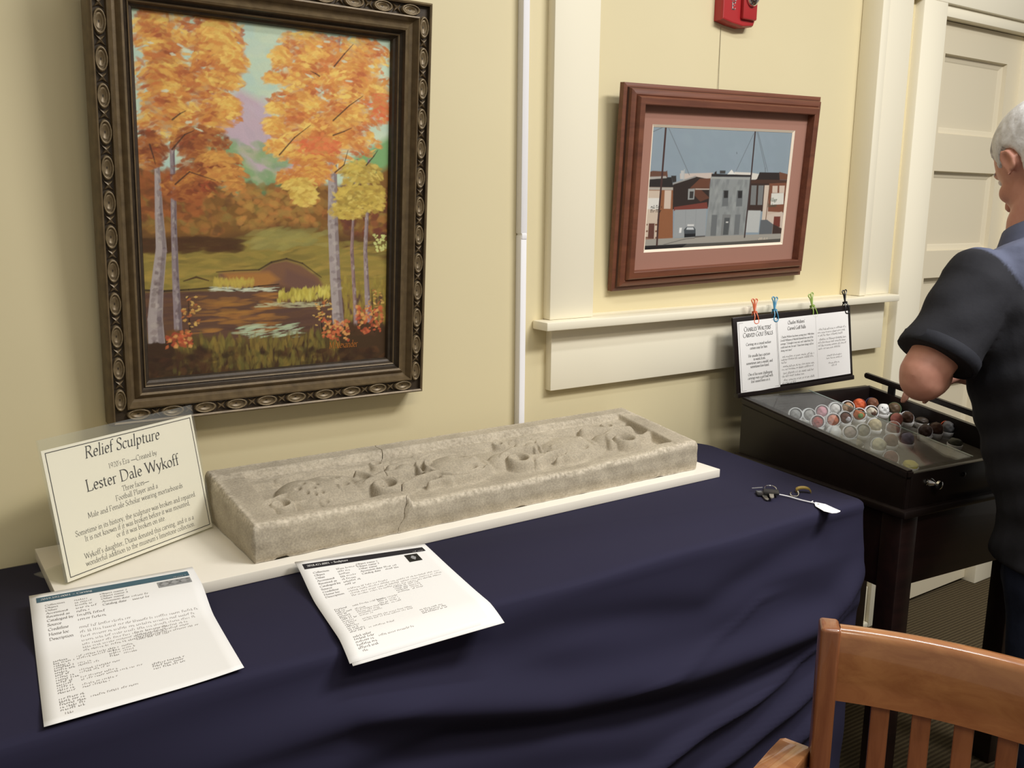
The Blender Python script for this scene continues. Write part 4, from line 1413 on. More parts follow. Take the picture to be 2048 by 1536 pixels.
def relief_height(X, Y):
    """carved surface, world x/y arrays -> z"""
    T = (Y - SY0) / (SY1 - SY0)
    top = 0.8205 + 0.0275 * T                              # the block rises towards the wall
    g = lambda cx, cy, sx, sy: np.exp(-((X - cx) / sx) ** 2 - ((Y - cy) / sy) ** 2)
    sst = lambda e0, e1, v: (lambda t: t * t * (3 - 2 * t))(np.clip((v - e0) / (e1 - e0), 0, 1))
    # rim: left, right, back, front
    left = sst(0.052, 0.046, X - SX0 - 0.006 * T)
    right = sst(0.050, 0.044, SX1 - X + 0.012 * (T - 0.5))
    back = sst(0.048, 0.030, SY1 - Y)
    back_step = sst(0.072, 0.064, SY1 - Y) * 0.45
    fw = 0.024 + 0.003 * np.sin(X * 30)
    front_h = np.where(X < 0.7, 1.0, 0.36 + 0.5 * sst(1.05, 1.33, X) + 0.05 * np.sin(X * 40))
    front_h = np.where(X > 0.7, front_h, 1.0)
    frontw = sst(fw + 0.008, fw - 0.004, Y - SY0) * front_h
    rim = np.maximum(np.maximum(np.maximum(left, right), np.maximum(back, back_step)), frontw)
    floor = top - 0.021
    Z = floor + 0.021 * rim

    def put(h):
        nonlocal Z
        Z = np.maximum(Z, h)

    def dome(cx, cy, rx, ry, h, rot=0.0, sink=0.0, p=2.0):
        c, s = math.cos(rot), math.sin(rot)
        u = ((X - cx) * c + (Y - cy) * s) / rx
        v = (-(X - cx) * s + (Y - cy) * c) / ry
        q = np.clip(1 - np.abs(u) ** p - np.abs(v) ** p, 0, 1)
        return np.where(q > 0, floor - sink + (0.78 * h + sink) * q ** 0.66, -1)

    def ringt(cx, cy, r, tr, h, a0=None, a1=None, ecc=1.0):
        d = np.hypot(X - cx, (Y - cy) / ecc)
        q = np.clip(1 - ((d - r) / tr) ** 2, 0, 1)
        z = np.where(q > 0, floor + 0.78 * h * q ** 0.8, -1)
        if a0 is not None:
            a = np.degrees(np.arctan2(Y - cy, X - cx)) % 360
            z = np.where(((a - a0) % 360) < ((a1 - a0) % 360), z, -1)
        return z

    def stem(pts, w, h):
        best = np.full(X.shape, -1.0)
        for (ax, ay), (bx, by) in zip(pts[:-1], pts[1:]):
            dx, dy = bx - ax, by - ay
            t = np.clip(((X - ax) * dx + (Y - ay) * dy) / (dx * dx + dy * dy), 0, 1)
            d = np.hypot(X - ax - t * dx, Y - ay - t * dy)
            q = np.clip(1 - (d / w) ** 2, 0, 1)
            best = np.maximum(best, np.where(q > 0, floor + 0.80 * h * q ** 0.85, -1))
        return best

    def cut(cx, cy, rx, ry, dpt, rot=0.0):
        nonlocal Z
        c, s = math.cos(rot), math.sin(rot)
        u = ((X - cx) * c + (Y - cy) * s) / rx
        v = (-(X - cx) * s + (Y - cy) * c) / ry
        Z = Z - dpt * np.exp(-(u * u + v * v) ** 2)
    # --- football player: helmet left, face, chin strap
    put(dome(0.600, -0.180, 0.090, 0.072, 0.029, 0.05, 0.012))
    put(dome(0.555, -0.183, 0.052, 0.064, 0.0325, 0.05, 0.006))
    put(ringt(0.590, -0.180, 0.020, 0.005, 0.0315, 300, 60, 2.9))
    put(ringt(0.655, -0.190, 0.030, 0.006, 0.024, 280, 80, 1.6))
    for hx, hy in [(0.540, -0.190), (0.553, -0.176), (0.548, -0.206), (0.565, -0.194), (0.560, -0.212), (0.574, -0.206), (0.575, -0.180)]:
        cut(hx, hy, 0.0034, 0.0042, 0.009)
    cut(0.612, -0.158, 0.013, 0.008, 0.011, -0.4)
    cut(0.620, -0.190, 0.011, 0.008, 0.009, 0.3)
    put(dome(0.626, -0.174, 0.017, 0.008, 0.032, 0.0, 0))
    cut(0.642, -0.178, 0.006, 0.020, 0.005)
    put(dome(0.570, -0.232, 0.014, 0.014, 0.024))
    cut(0.570, -0.234, 0.006, 0.006, 0.009)
    put(stem([(0.53, -0.115), (0.58, -0.108), (0.64, -0.112)], 0.006, 0.018))
    # --- scholar with mortarboard, middle
    put(dome(0.860, -0.180, 0.082, 0.064, 0.028, -0.05, 0.010))
    put(ringt(0.845, -0.180, 0.068, 0.007, 0.023, 30, 330, 0.85))
    put(ringt(0.848, -0.180, 0.055, 0.006, 0.025, 40, 320, 0.85))
    cut(0.868, -0.160, 0.012, 0.008, 0.010, -0.3)
    cut(0.872, -0.205, 0.011, 0.008, 0.009, 0.3)
    put(dome(0.890, -0.183, 0.017, 0.008, 0.031))
    cut(0.908, -0.186, 0.006, 0.018, 0.006)
    put(stem([(0.80, -0.112), (0.93, -0.106), (1.0, -0.108)], 0.006, 0.018))
    # --- scholar, right
    put(dome(1.125, -0.178, 0.085, 0.066, 0.029, 0.05, 0.010))
    put(ringt(1.092, -0.180, 0.052, 0.007, 0.023, 60, 300, 1.1))
    put(ringt(1.094, -0.180, 0.042, 0.005, 0.025, 70, 290, 1.1))
    cut(1.132, -0.150, 0.020, 0.009, 0.013, -0.5)
    cut(1.138, -0.205, 0.014, 0.008, 0.009, 0.3)
    put(dome(1.152, -0.176, 0.018, 0.008, 0.031))
    cut(1.172, -0.182, 0.006, 0.018, 0.006)
    put(stem([(1.03, -0.112), (1.12, -0.102), (1.24, -0.106)], 0.006, 0.018))
    # --- scrolls
    def scroll(cx, cy, r, flip=1, turn=0.0):
        # volute: a fat ribbon spiralling in to an eye, with a leaf lobe behind it
        put(dome(cx - 1.0 * r * flip, cy + 0.9 * r, 1.3 * r, 1.0 * r, 0.025, 0.5 * flip))
        pts = []
        for k in range(23):
            a = turn + flip * (math.radians(150) - math.radians(430) * k / 22)
            rad = r * (1.25 - 0.75 * k / 22)
            pts.append((cx + rad * math.cos(a), cy + rad * math.sin(a)))
        cut(cx, cy, 0.95 * r, 0.95 * r, 0.012)
        put(stem(pts, 0.40 * r, 0.027))
        put(dome(cx + 0.05 * r, cy, 0.26 * r, 0.28 * r, 0.020))
        put(stem([(cx + 1.2 * r * flip, cy + 0.5 * r), (cx + 2.0 * r * flip, cy + 0.2 * r), (cx + 2.9 * r * flip, cy + 0.6 * r)], 0.42 * r, 0.020))
        put(stem([(cx - 0.3 * r * flip, cy + 1.5 * r), (cx + 1.0 * r * flip, cy + 2.2 * r), (cx + 2.2 * r * flip, cy + 2.0 * r)], 0.50 * r, 0.020))
    scroll(0.494, -0.226, 0.019)
    scroll(0.684, -0.220, 0.026)
    scroll(0.972, -0.212, 0.026)
    scroll(1.246, -0.208, 0.030, 1, 0.6)
    # leaf branches and buds
    for bx in (0.745, 1.030):
        put(stem([(bx - 0.03, -0.235), (bx + 0.01, -0.215), (bx + 0.055, -0.205)], 0.0085, 0.026))
        put(stem([(bx - 0.015, -0.150), (bx + 0.025, -0.142), (bx + 0.065, -0.150)], 0.012, 0.024))
        put(dome(bx + 0.010, -0.160, 0.030, 0.018, 0.025, 0.2))
        put(dome(bx + 0.050, -0.182, 0.016, 0.013, 0.024, 0.8))
        put(stem([(bx + 0.02, -0.235), (bx + 0.045, -0.228), (bx + 0.065, -0.238)], 0.006, 0.020))
        cut(bx + 0.012, -0.190, 0.022, 0.009, 0.014, 0.15)
        cut(bx + 0.035, -0.222, 0.016, 0.006, 0.012, 0.2)
        for kx in range(3):
            cut(bx - 0.03 + 0.016 * kx, -0.112 - 0.002 * kx, 0.004, 0.004, 0.006)
    put(ringt(0.720, -0.117, 0.010, 0.005, 0.019))
    put(ringt(0.990, -0.117, 0.010, 0.005, 0.019))
    put(ringt(1.275, -0.120, 0.012, 0.006, 0.020))
    put(stem([(1.20, -0.128), (1.24, -0.135), (1.28, -0.150)], 0.013, 0.024))
    for _ in range(3):
        Zp = np.pad(Z, 1, mode='edge')
        Z = (Zp[:-2, 1:-1] + Zp[2:, 1:-1] + Zp[1:-1, :-2] + Zp[1:-1, 2:] + 4 * Z) / 8
    Z = np.minimum(Z, top + 0.005)
    # weathering
    def vnoise(f, seed):
        r = np.random.default_rng(seed)
        s = np.zeros(X.shape)
        for _ in range(14):
            a = r.random() * 6.283
            k = f * (0.6 + r.random())
            s += np.sin(X * k * math.cos(a) + Y * k * math.sin(a) + r.random() * 6.283)
        return s / 14
    Z += 0.0009 * vnoise(45, 1) + 0.0005 * vnoise(190, 2) + 0.0003 * vnoise(600, 5)
    # rounded, chipped outer arrises
    e = np.minimum(np.minimum(X - SX0, SX1 - X), np.minimum(Y - SY0, SY1 - Y))
    rr = 0.005 + 0.002 * vnoise(90, 3)
    Z -= np.where(e < rr, (rr - np.sqrt(np.maximum(rr ** 2 - (rr - e) ** 2, 0))) * 0.8, 0)
    return Z


def crack_x(y):
    t = (y - SY0) / (SY1 - SY0)
    return 0.690 + 0.058 * t + 0.006 * math.sin(t * 9) + 0.003 * math.sin(t * 31)


def stone_piece(part):
    ny = 150
    nx = 165 if part == 0 else 390
    ys = np.concatenate([SY0 + np.array([0, 0.0012, 0.0028, 0.005]), np.linspace(SY0 + 0.0075, SY1 - 0.004, ny - 6), [SY1 - 0.0015, SY1]])
    ny = len(ys)
    X = np.zeros((ny, nx)); Y = np.zeros((ny, nx))
    for j, y in enumerate(ys):
        c = crack_x(y)
        a, b = (SX0, c - 0.0007) if part == 0 else (c + 0.0007, SX1)
        lin_ = np.linspace(0, 1, nx)
        X[j] = a + (b - a) * lin_
        Y[j] = y
    Z = relief_height(X, Y)
    if part == 1:      # chipped notch at the broken back corner
        pass
    # ragged plan outline
    top = np.stack([X, Y, Z], -1)
    ring_idx = [(0, i) for i in range(nx)] + [(j, nx - 1) for j in range(1, ny)] + [(ny - 1, i) for i in range(nx - 2, -1, -1)] + [(j, 0) for j in range(ny - 2, 0, -1)]
    V = [tuple(p) for p in top.reshape(-1, 3)]
    idx = np.arange(nx * ny).reshape(ny, nx)
    F = np.stack([idx[:-1, :-1], idx[:-1, 1:], idx[1:, 1:], idx[1:, :-1]], -1).reshape(-1, 4).tolist()
    prev = [int(idx[j, i]) for j, i in ring_idx]
    ring_top = [V[k] for k in prev]
    n = len(prev)
    levels = 14
    r = np.random.default_rng(4 + part)
    ph = r.random(12) * 6.283
    wear = [0.0] * len(V)
    for l in range(1, levels + 1):
        t = l / levels
        cur = []
        for (x, y, z) in ring_top:
            zb = BZ + 0.0006
            if l == levels:      # chipped lower edge
                zb += max(0.0, 0.0030 * math.sin(x * 37 + ph[0]) + 0.002 * math.sin(x * 91 + ph[1]) - 0.0030)
                if abs(x - 0.472) < 0.013 and y < SY0 + 0.01:
                    zb += 0.007 * (1 - abs(x - 0.472) / 0.013)
            zz = z + (zb - z) * t
            w = 0.0005 * (math.sin(x * 53 + zz * 120 + ph[2]) + math.sin(x * 131 + zz * 67 + ph[3]) + math.sin(zz * 240 + y * 90 + ph[4]))
            bul = 0.004 * math.sin(math.pi * t) ** 0.5
            px, py = x, y
            if y <= SY0 + 1e-6:
                py = y - bul + w
                if part == 0 and x > crack_x(SY0) - 0.003 or part == 1 and x < crack_x(SY0) + 0.003:
                    px = x - 0.020 * t * t + 0.002 * math.sin(t * 14)
                    py = y
                elif x > SX0 + 1e-6 and x < SX1 - 1e-6:
                    k = math.exp(-abs(x - crack_x(SY0)) / 0.05)
                    px = x - 0.020 * t * t * k
            elif x <= SX0 + 1e-6:
                px = x - bul + w
            elif x >= SX1 - 1e-6:
                px = x + bul * 0.6 + w
            cur.append(len(V))
            V.append((px, py, zz))
            wear.append(max(0.0, 0.7 - 4 * t) + (0.45 * max(0, t - 0.62) / 0.38 if x > 0.9 else 0.2 * max(0, t - 0.8) / 0.2))
        for i in range(n):
            k = (i + 1) % n
            F.append((prev[k], prev[i], cur[i], cur[k]))
        prev = cur
    F.append(tuple(prev))
    o = add_obj('stone_piece', V, F, M['stone'], relief, False, True)
    # pale worn edges on the rim
    e = np.minimum(np.minimum(X - SX0, SX1 - X), np.minimum(Y - SY0, SY1 - Y)).reshape(-1)
    yy = Y.reshape(-1)
    wt = np.clip(1 - e / 0.012, 0, 1) * 0.8 + 0.35 * (np.abs(yy - (SY1 - 0.040)) < 0.012)
    wear[:nx * ny] = wt.tolist()
    a = o.data.attributes.new('wear', 'FLOAT', 'POINT')
    a.data.foreach_set('value', np.array(wear, np.float32))
    return o


relief = thing('stone_relief', 'long weathered limestone relief carved with three faces and scrolls on the white board', 'sculpture', (0.9, -0.17, BZ))
p0 = stone_piece(0)
p1 = stone_piece(1)
tag(p0, 'left broken length of the relief with the helmeted face')
tag(p1, 'right broken length of the relief with two scholar faces')

# ---------------------------------------------------------------- paper material
M['paper'] = principled('white_paper', lin(238, 236, 232), 0.8, spec=0.15)
M['paper_cream'] = principled('cream_card', lin(240, 232, 214), 0.75, spec=0.15)
M['acrylic'] = glass_material('scratched_clear_acrylic', (0.98, 0.985, 0.97, 1), 0.035, 1.4)

# ---------------------------------------------------------------- slanted acrylic sign holder
sb0, sb1 = Vector((0.1770, -0.2175, BZ)), Vector((0.4220, -0.0965, BZ))
st0, st1 = Vector((0.1600, -0.1830, 0.9490)), Vector((0.4075, -0.0680, 0.9490))
sg = thing('sign_holder', 'clear acrylic sign holder with cream relief sculpture card left of the stone', 'sign', tuple((sb0 + sb1) / 2))
sdx = (sb1 - sb0)
SWD = sdx.length
sdx.normalize()
sup = ((st0 - sb0) + (st1 - sb1)) / 2
SHT = sup.length
sup = (sup - sdx * sup.dot(sdx)).normalized()
snr = sdx.cross(sup).normalized()
if snr.y > 0:
    snr = -snr


def sign_pt(x, y):
    """x from left, y from the top of the card"""
    return sb0 + sdx * x + sup * (SHT - y) + Vector((0, 0, 0.004)), snr


def slab(name, corners, thick, normal, mat, parent):
    c = [Vector(p) for p in corners]
    V = c + [p - normal * thick for p in c]
    return add_obj(name, V, [(0, 1, 2, 3), (7, 6, 5, 4), (0, 4, 5, 1), (1, 5, 6, 2), (2, 6, 7, 3), (3, 7, 4, 0)], mat, parent)


cA, cB, cC, cD = [sign_pt(*q)[0] for q in ((0.001, SHT), (SWD - 0.001, SHT), (SWD - 0.001, 0), (0.001, 0))]
card = slab('card', [cA, cB, cC, cD], 0.0005, snr, M['paper_cream'], sg)
ax = 0.016
e0, e1 = sign_pt(-0.002, SHT)[0], sign_pt(SWD + 0.002, SHT)[0]
e2, e3 = sign_pt(SWD + 0.002, -ax)[0], sign_pt(-0.002, -ax)[0]
slab('front_sheet', [p + snr * 0.0022 for p in (e0, e1, e2, e3)], 0.0012, snr, M['acrylic'], sg)
slab('back_sheet', [p - snr * 0.0012 for p in (e0, e1, e2, e3)], 0.0014, snr, M['acrylic'], sg)
fx = Vector((-sdx.y, sdx.x, 0)) * 0.075
f0, f1 = Vector((e0.x, e0.y, BZ + 0.0022)), Vector((e1.x, e1.y, BZ + 0.0022))
slab('foot_sheet', [f0, f1, f1 + fx, f0 + fx], 0.0018, Vector((0, 0, 1)), M['acrylic'], sg)
print_quads('card_border', rect_outline(0.006, 0.004, SWD - 0.005, SHT - 0.005, 0.0011), sign_pt, M['ink'], card, 0.0004)
cxm = SWD * 0.505
sgn = [('Relief Sculpture', cxm - 0.004, 0.0262, 0.0262, 'c', {'slant': 0.17, 'fit': 0.136, 'weight': 0.95}),
       ("1920's Era _Created by", cxm + 0.008, 0.0500, 0.0122, 'c', {'fit': 0.090, 'weight': 0.72}),
       ('Lester Dale Wykoff', cxm + 0.006, 0.0750, 0.0262, 'c', {'fit': 0.172, 'weight': 0.95}),
       ('Three faces_', cxm + 0.004, 0.0900, 0.0122, 'c', {'fit': 0.050, 'weight': 0.72}),
       ('Football Player and a', cxm + 0.004, 0.1018, 0.0122, 'c', {'fit': 0.078, 'weight': 0.72}),
       ('Male and Female Scholar wearing mortarboards', cxm + 0.002, 0.1138, 0.0122, 'c', {'fit': 0.176, 'weight': 0.72}),
       ('Sometime in its history, the sculpture was broken and repaired.', cxm + 0.001, 0.1345, 0.0122, 'c', {'fit': 0.224, 'weight': 0.72}),
       ('It is not known if it was broken before it was mounted,', cxm, 0.1455, 0.0122, 'c', {'fit': 0.196, 'weight': 0.72}),
       ('or if it was broken on site.', cxm, 0.1560, 0.0122, 'c', {'fit': 0.092, 'weight': 0.72}),
       ("Wykoff's daughter, Diana donated this carving, and it is a", cxm - 0.002, 0.1705, 0.0122, 'c', {'fit': 0.204, 'weight': 0.72}),
       ("wonderful addition to the museum's limestone collection.", cxm - 0.002, 0.1815, 0.0122, 'c', {'fit': 0.204, 'weight': 0.72})]
lettering('card_text', sgn, sign_pt, M['ink'], card, 0.0003)

# ---------------------------------------------------------------- catalogue sheets on the cloth


def make_sheet(corners, zfun, W, H):
    """corners TL,TR,BR,BL (x,y); returns surf(x,y from top) -> point, normal"""
    TLc, TRc, BRc, BLc = [Vector((c[0], c[1], 0)) for c in corners]

    def raw(x, y):
        u, v = x / W, y / H
        p = (TLc * (1 - u) + TRc * u) * (1 - v) + (BLc * (1 - u) + BRc * u) * v
        p.z = zfun(u, v)
        return p

    def surf(x, y):
        p = raw(x, y)
        a = raw(x + 0.001, y) - p
        b = raw(x, y - 0.001) - p
        return p, a.cross(b).normalized()
    return raw, surf


def sheet_obj(name, raw, W, H, mat, parent, nu=14, nv=26):
    V = [raw(W * i / nu, H * j / nv) for j in range(nv + 1) for i in range(nu + 1)]
    F = []
    for j in range(nv):
        for i in range(nu):
            a = j * (nu + 1) + i
            F.append((a + nu + 1, a + nu + 2, a + 1, a))
    o = add_obj(name, V, F, mat, parent, False, True)
    s = o.modifiers.new('thickness', 'SOLIDIFY')
    s.thickness = 0.0003
    s.offset = -1
    return o


def doc_text(W, H, head, date, rnd, second):
    """bold field names, ghost small print"""
    T, S = [], []
    rowh = 0.0078 if not second else 0.0074
    y0 = 0.044
    names = ['Collection', 'Object', 'Other', 'Accession#', 'Received as', 'Cataloged by', 'Source', 'Creditline', 'Home loc', 'Description']
    for i, t in enumerate(names):
        T.append((t, 0.017, y0 + i * rowh, 0.0064, 'l', {'weight': 1.1}))
        if i not in (7, 8, 9):
            S += scribble_words(0.053, y0 + i * rowh, rnd.uniform(0.012, 0.034), 0.0062, rnd)
    for i, t in enumerate(['Object name 2', 'Object name 3', 'Other name', 'Accession date', 'Catalog date']):
        T.append((t, 0.085, y0 - 0.004 + i * rowh, 0.0064, 'l', {'weight': 1.1}))
        if i > 2:
            S += scribble_words(0.123, y0 - 0.004 + i * rowh, 0.020, 0.0062, rnd)
    S2 = []
    nrow = 7 if not second else 4
    for i in range(nrow):
        S2 += scribble_words(0.053, y0 + (8 + i) * rowh * 0.96, rnd.uniform(0.125, 0.148) if i % 3 else 0.06 + 0.08 * (i > 0), 0.0060, rnd)
    S3 = []
    yb = y0 + 14.8 * rowh
    for i in range(14):
        S3 += scribble_words(0.018, yb + i * 0.0056, rnd.uniform(0.012, 0.023), 0.0058, rnd)
        if rnd.random() < 0.75:
            S2 += scribble_words(0.044, yb + i * 0.0056, rnd.uniform(0.010, 0.05 if i < 8 else 0.08), 0.0056, rnd)
    for i in range(4):
        S3 += scribble_words(0.080, yb + i * 0.0062, 0.012, 0.0058, rnd)
        S2 += scribble_words(0.096, yb + i * 0.0062, 0.014, 0.0056, rnd)
        S3 += scribble_words(0.115, yb - 0.026 + i * 0.0062, 0.020, 0.0058, rnd)
        S2 += scribble_words(0.138, yb - 0.026 + i * 0.0062, 0.016, 0.0056, rnd)
    for i in range(3):
        S3 += scribble_words(0.122, yb + 0.062 + i * 0.0056, 0.036, 0.0058, rnd)
    for i in range(5):
        S3 += scribble_words(0.018, yb + 0.086 + i * 0.0056, 0.026, 0.0058, rnd)
    S2 += scribble_words(0.050, yb + 0.096, 0.05, 0.0056, rnd)
    S2 += scribble_words(0.022, H - 0.012, 0.008, 0.006, rnd)
    return T, S, S2, S3


def catalogue_sheet(name, label, corners, zfun, W, H, head, bar, thumb, seed, second):
    rnd = random.Random(seed)
    raw, surf = make_sheet(corners, zfun, W, H)
    o = thing(name, label, 'paper', tuple(raw(W / 2, H / 2)), group='catalogue sheets on the cloth')
    sh = sheet_obj('sheet', raw, W, H, M['paper'], o)

    def fine(q):      # split long quads so they follow the curved sheet
        out = []
        for a in q:
            x0, y0, x1, y1 = a
            n = max(1, int((x1 - x0) / 0.01))
            for i in range(n):
                out.append(rect(x0 + (x1 - x0) * i / n, y0, x0 + (x1 - x0) * (i + 1) / n, y1))
        return out
    print_quads('header_bar', fine([(0.008, 0.013, W - 0.010, 0.029)]), surf, bar, sh, 0.0005)
    lettering('header_text', [(head, 0.013, 0.0240, 0.0084, 'l', {'weight': 1.3, 'fit': 0.064})], surf, M['paper'], sh, 0.0009)
    print_quads('header_text', scribble_words(W - 0.032, 0.028, 0.018, 0.006, rnd), surf, M['ink_light'], sh, 0.0009)
    T, S, S2, S3 = doc_text(W, H, head, '', rnd, second)
    lettering('field_names', T, surf, M['ink_soft'], sh, 0.0005)
    tag(print_quads('small_print', S + S3, surf, M['ink_soft'], sh, 0.0005), kind='stuff')
    tag(print_quads('small_print', S2, surf, M['ink_light'], sh, 0.0005), kind='stuff')
    # thumbnail photograph
    x0, y0, x1, y1, kind = thumb
    hh, ww = 26, 60
    img = np.zeros((hh, ww, 3))
    U, Vv = np.meshgrid(np.linspace(0, 1, ww), np.linspace(0, 1, hh))
    if kind == 'relief':
        base = 0.20 + 0.10 * np.sin(U * 40) * np.sin(Vv * 9) + 0.12 * (RNG.random((hh, ww)) - 0.5)
        edge = (Vv < 0.14) | (Vv > 0.80) | (U < 0.05) | (U > 0.96)
        base = np.where(edge, 0.30, base)
        for cx in (0.22, 0.5, 0.78):
            base = np.where(((U - cx) / 0.09) ** 2 + ((Vv - 0.47) / 0.27) ** 2 < 1, 0.33, base)
    else:
        base = np.full((hh, ww), 0.008)
        for cy, rx, ry in ((0.32, 0.12, 0.10), (0.47, 0.20, 0.12), (0.60, 0.15, 0.10), (0.72, 0.06, 0.06)):
            base = np.where(((U - 0.52) / rx) ** 2 + ((Vv - cy) / ry) ** 2 < 1, 0.30 + 0.2 * (RNG.random((hh, ww)) - 0.5), base)
    img[:] = base[..., None]

    def tsurf(u, v):
        p, n = surf(x0 + (x1 - x0) * u, y0 + (y1 - y0) * v)
        return p + n * 0.0005
    color_grid('thumbnail_photo', np.clip(img, 0, 1), tsurf, M['print'], sh)
    return o, raw


M['teal_bar'] = principled('teal_header_print', lin(70, 98, 110), 0.7, spec=0.15)
M['black_bar'] = principled('black_header_print', lin(40, 38, 42), 0.7, spec=0.15)


def z1(u, v):
    y = -0.233 - 0.018 * u + (-0.339 + 0.019 * u) * v
    edge = -0.315
    # rests on the board, bends down on to the cloth, front right corner lifts a little
    on = BZ + 0.0020
    t = min(1, max(0, (edge + 0.004 - y) / 0.09))
    z = on + (TZ + 0.0018 - on) * (t * t * (3 - 2 * t))
    z += 0.004 * max(0, (u - 0.55) / 0.45) ** 2 * max(0, (v - 0.5) / 0.5) ** 1.5
    z += 0.0015 * math.exp(-((v - 0.16) / 0.1) ** 2) * (1 - u)
    return z


catalogue_sheet('catalogue_sheet', 'printed catalogue sheet with teal header bar at the left end of the cloth', [(0.1255, -0.233), (0.3450, -0.251), (0.3175, -0.569), (0.0965, -0.570)],
                z1, 0.2159, 0.2794 * 1.03, '2019.592.0001 ~ Carving', M['teal_bar'], (0.160, 0.034, 0.205, 0.052, 'relief'), 5, False)


def z2(u, v):
    y = -0.330 + 0.0 * u - 0.285 * v
    z = (BZ + 0.003) * (1 - u) + (TZ + 0.003) * u
    t = min(1, v / 0.45)
    z = z + (TZ + 0.0022 - z) * (t * t * (3 - 2 * t))
    drop = max(0.0, -0.566 - y)
    z += 0.002 - 0.9 * drop ** 1.4
    z += 0.004 * u * max(0, (v - 0.6) / 0.4) ** 2
    return z


o2, raw2 = catalogue_sheet('catalogue_sheet', 'printed catalogue sheet with black header bar lying half over the table edge', [(0.4785, -0.324), (0.7050, -0.325), (0.6640, -0.613), (0.4400, -0.606)],
                           z2, 0.2159, 0.2794, '2018.421.0001 ~ Sculpture', M['black_bar'], (0.166, 0.034, 0.188, 0.060, 'figure'), 8, True)


def raw2b(x, y):
    p = raw2(x, y)
    v = y / 0.2794
    return p + Vector((0.0025 * v, -0.004 * v - 0.004 * v * x / 0.2159, -0.0009 - 0.0012 * v))


sheet_obj('under_sheet', raw2b, 0.2159, 0.2794, M['paper'], o2)
# ---------------------------------------------------------------- fire alarm strobe on the boarded window
M['alarm_red'] = principled('red_plastic', lin(168, 40, 42), 0.35, spec=0.5)
M['white_print'] = principled('white_print', lin(238, 205, 200), 0.6)
al = thing('fire_alarm', 'red fire alarm strobe with chrome reflector high on the wall above the street picture', 'fire alarm', (1.758, 0.035, 1.73))
prof = [(1.703, 1.738), (1.735, 1.732), (1.775, 1.728), (1.812, 1.733), (1.816, 1.742), (1.816, 1.90), (1.703, 1.90)]
rings = [[Vector((x + (1.76 - x) * k, y, z + (1.815 - z) * k)) for x, z in prof] for y, k in ((0.0345, 0.0), (0.014, 0.0), (0.008, 0.03), (0.007, 0.06))]
V, F = loft_data(rings)
add_obj('housing', V, F, M['alarm_red'], al)
box('strobe_mount', 1.763, 1.812, -0.003, 0.009, 1.745, 1.89, M['alarm_red'], al, bevel=0.004)
v, f = ellipsoid_data((1.789, -0.004, 1.817), (0.024, 0.022, 0.044), 20, 12)
add_obj('strobe_reflector', v, f, M['chrome'], al, False, True)

def alarm_surf(x, y):
    return (x, 0.007, 1.90 - y), (0, -1, 0)


lettering('fire_lettering', [(ch, 1.7375, 0.077 + 0.0195 * i, 0.0235, 'c', {'weight': 2.0}) for i, ch in enumerate('FIRE')], alarm_surf, M['white_print'], al, 0.0012)

# ---------------------------------------------------------------- display case on its stand
M['case_wood'] = principled('black_brown_stain', lin(30, 22, 20), 0.32, spec=0.4, noise=(30, 0.5, lin(22, 16, 15)))
M['stand_wood'] = wood_material('dark_red_brown_stain', lin(40, 22, 20), lin(26, 15, 14), 0, 30, 0.4, 0.1)
M['felt'] = principled('grey_felt', lin(104, 100, 92), 0.95, spec=0.05, noise=(60, 0.5, lin(82, 78, 70)))
M['case_glass'] = glass_material('case_glass', (0.97, 0.985, 0.98, 1), 0.02, 1.55)
M['glass_edge'] = principled('polished_glass_edge', lin(150, 168, 160), 0.15)
CWD, CDP = 0.452, 0.487
CZ0, CF, CR = 0.700, 0.780, 0.840
cm = Matrix.Translation((1.669, -0.589, 0)) @ Matrix.Rotation(math.radians(-6.1), 4, 'Z')


def slant(v):
    return CF + (CR - CF) * v / CDP


stnd = thing('display_stand', 'dark brown wooden stand with square legs carrying the golf ball case', 'stand', matrix=cm)
for lx in (0.004, CWD - 0.054):
    for ly in (0.004, CDP - 0.054):
        box('leg', lx, lx + 0.05, ly, ly + 0.05, 0.0, 0.684, M['stand_wood'], stnd, True, 0.003)
box('apron', 0.054, CWD - 0.054, 0.010, 0.030, 0.525, 0.684, M['stand_wood'], stnd, True, 0.002)
box('apron', 0.054, CWD - 0.054, CDP - 0.030, CDP - 0.010, 0.525, 0.684, M['stand_wood'], stnd, True, 0.002)
box('apron', 0.010, 0.030, 0.054, CDP - 0.054, 0.512, 0.684, M['stand_wood'], stnd, True, 0.002)
box('apron', CWD - 0.030, CWD - 0.010, 0.054, CDP - 0.054, 0.512, 0.684, M['stand_wood'], stnd, True, 0.002)

cs = thing('display_case', 'black slant topped display case with glass pane holding rows of carved golf balls', 'display case', matrix=cm @ Matrix.Translation((0, 0, 0.684)))
cs_off = -0.684


def cbox(name, *a, **k):
    a = list(a)
    a[4] += cs_off
    a[5] += cs_off
    return box(name, *a, cs_mat(k.pop('m', 'case_wood')), cs, True, k.pop('bevel', 0.002))


def cs_mat(n):
    return M[n]


cbox('base_moulding', -0.012, CWD + 0.012, -0.014, CDP + 0.008, 0.6845, 0.701, bevel=0.004)


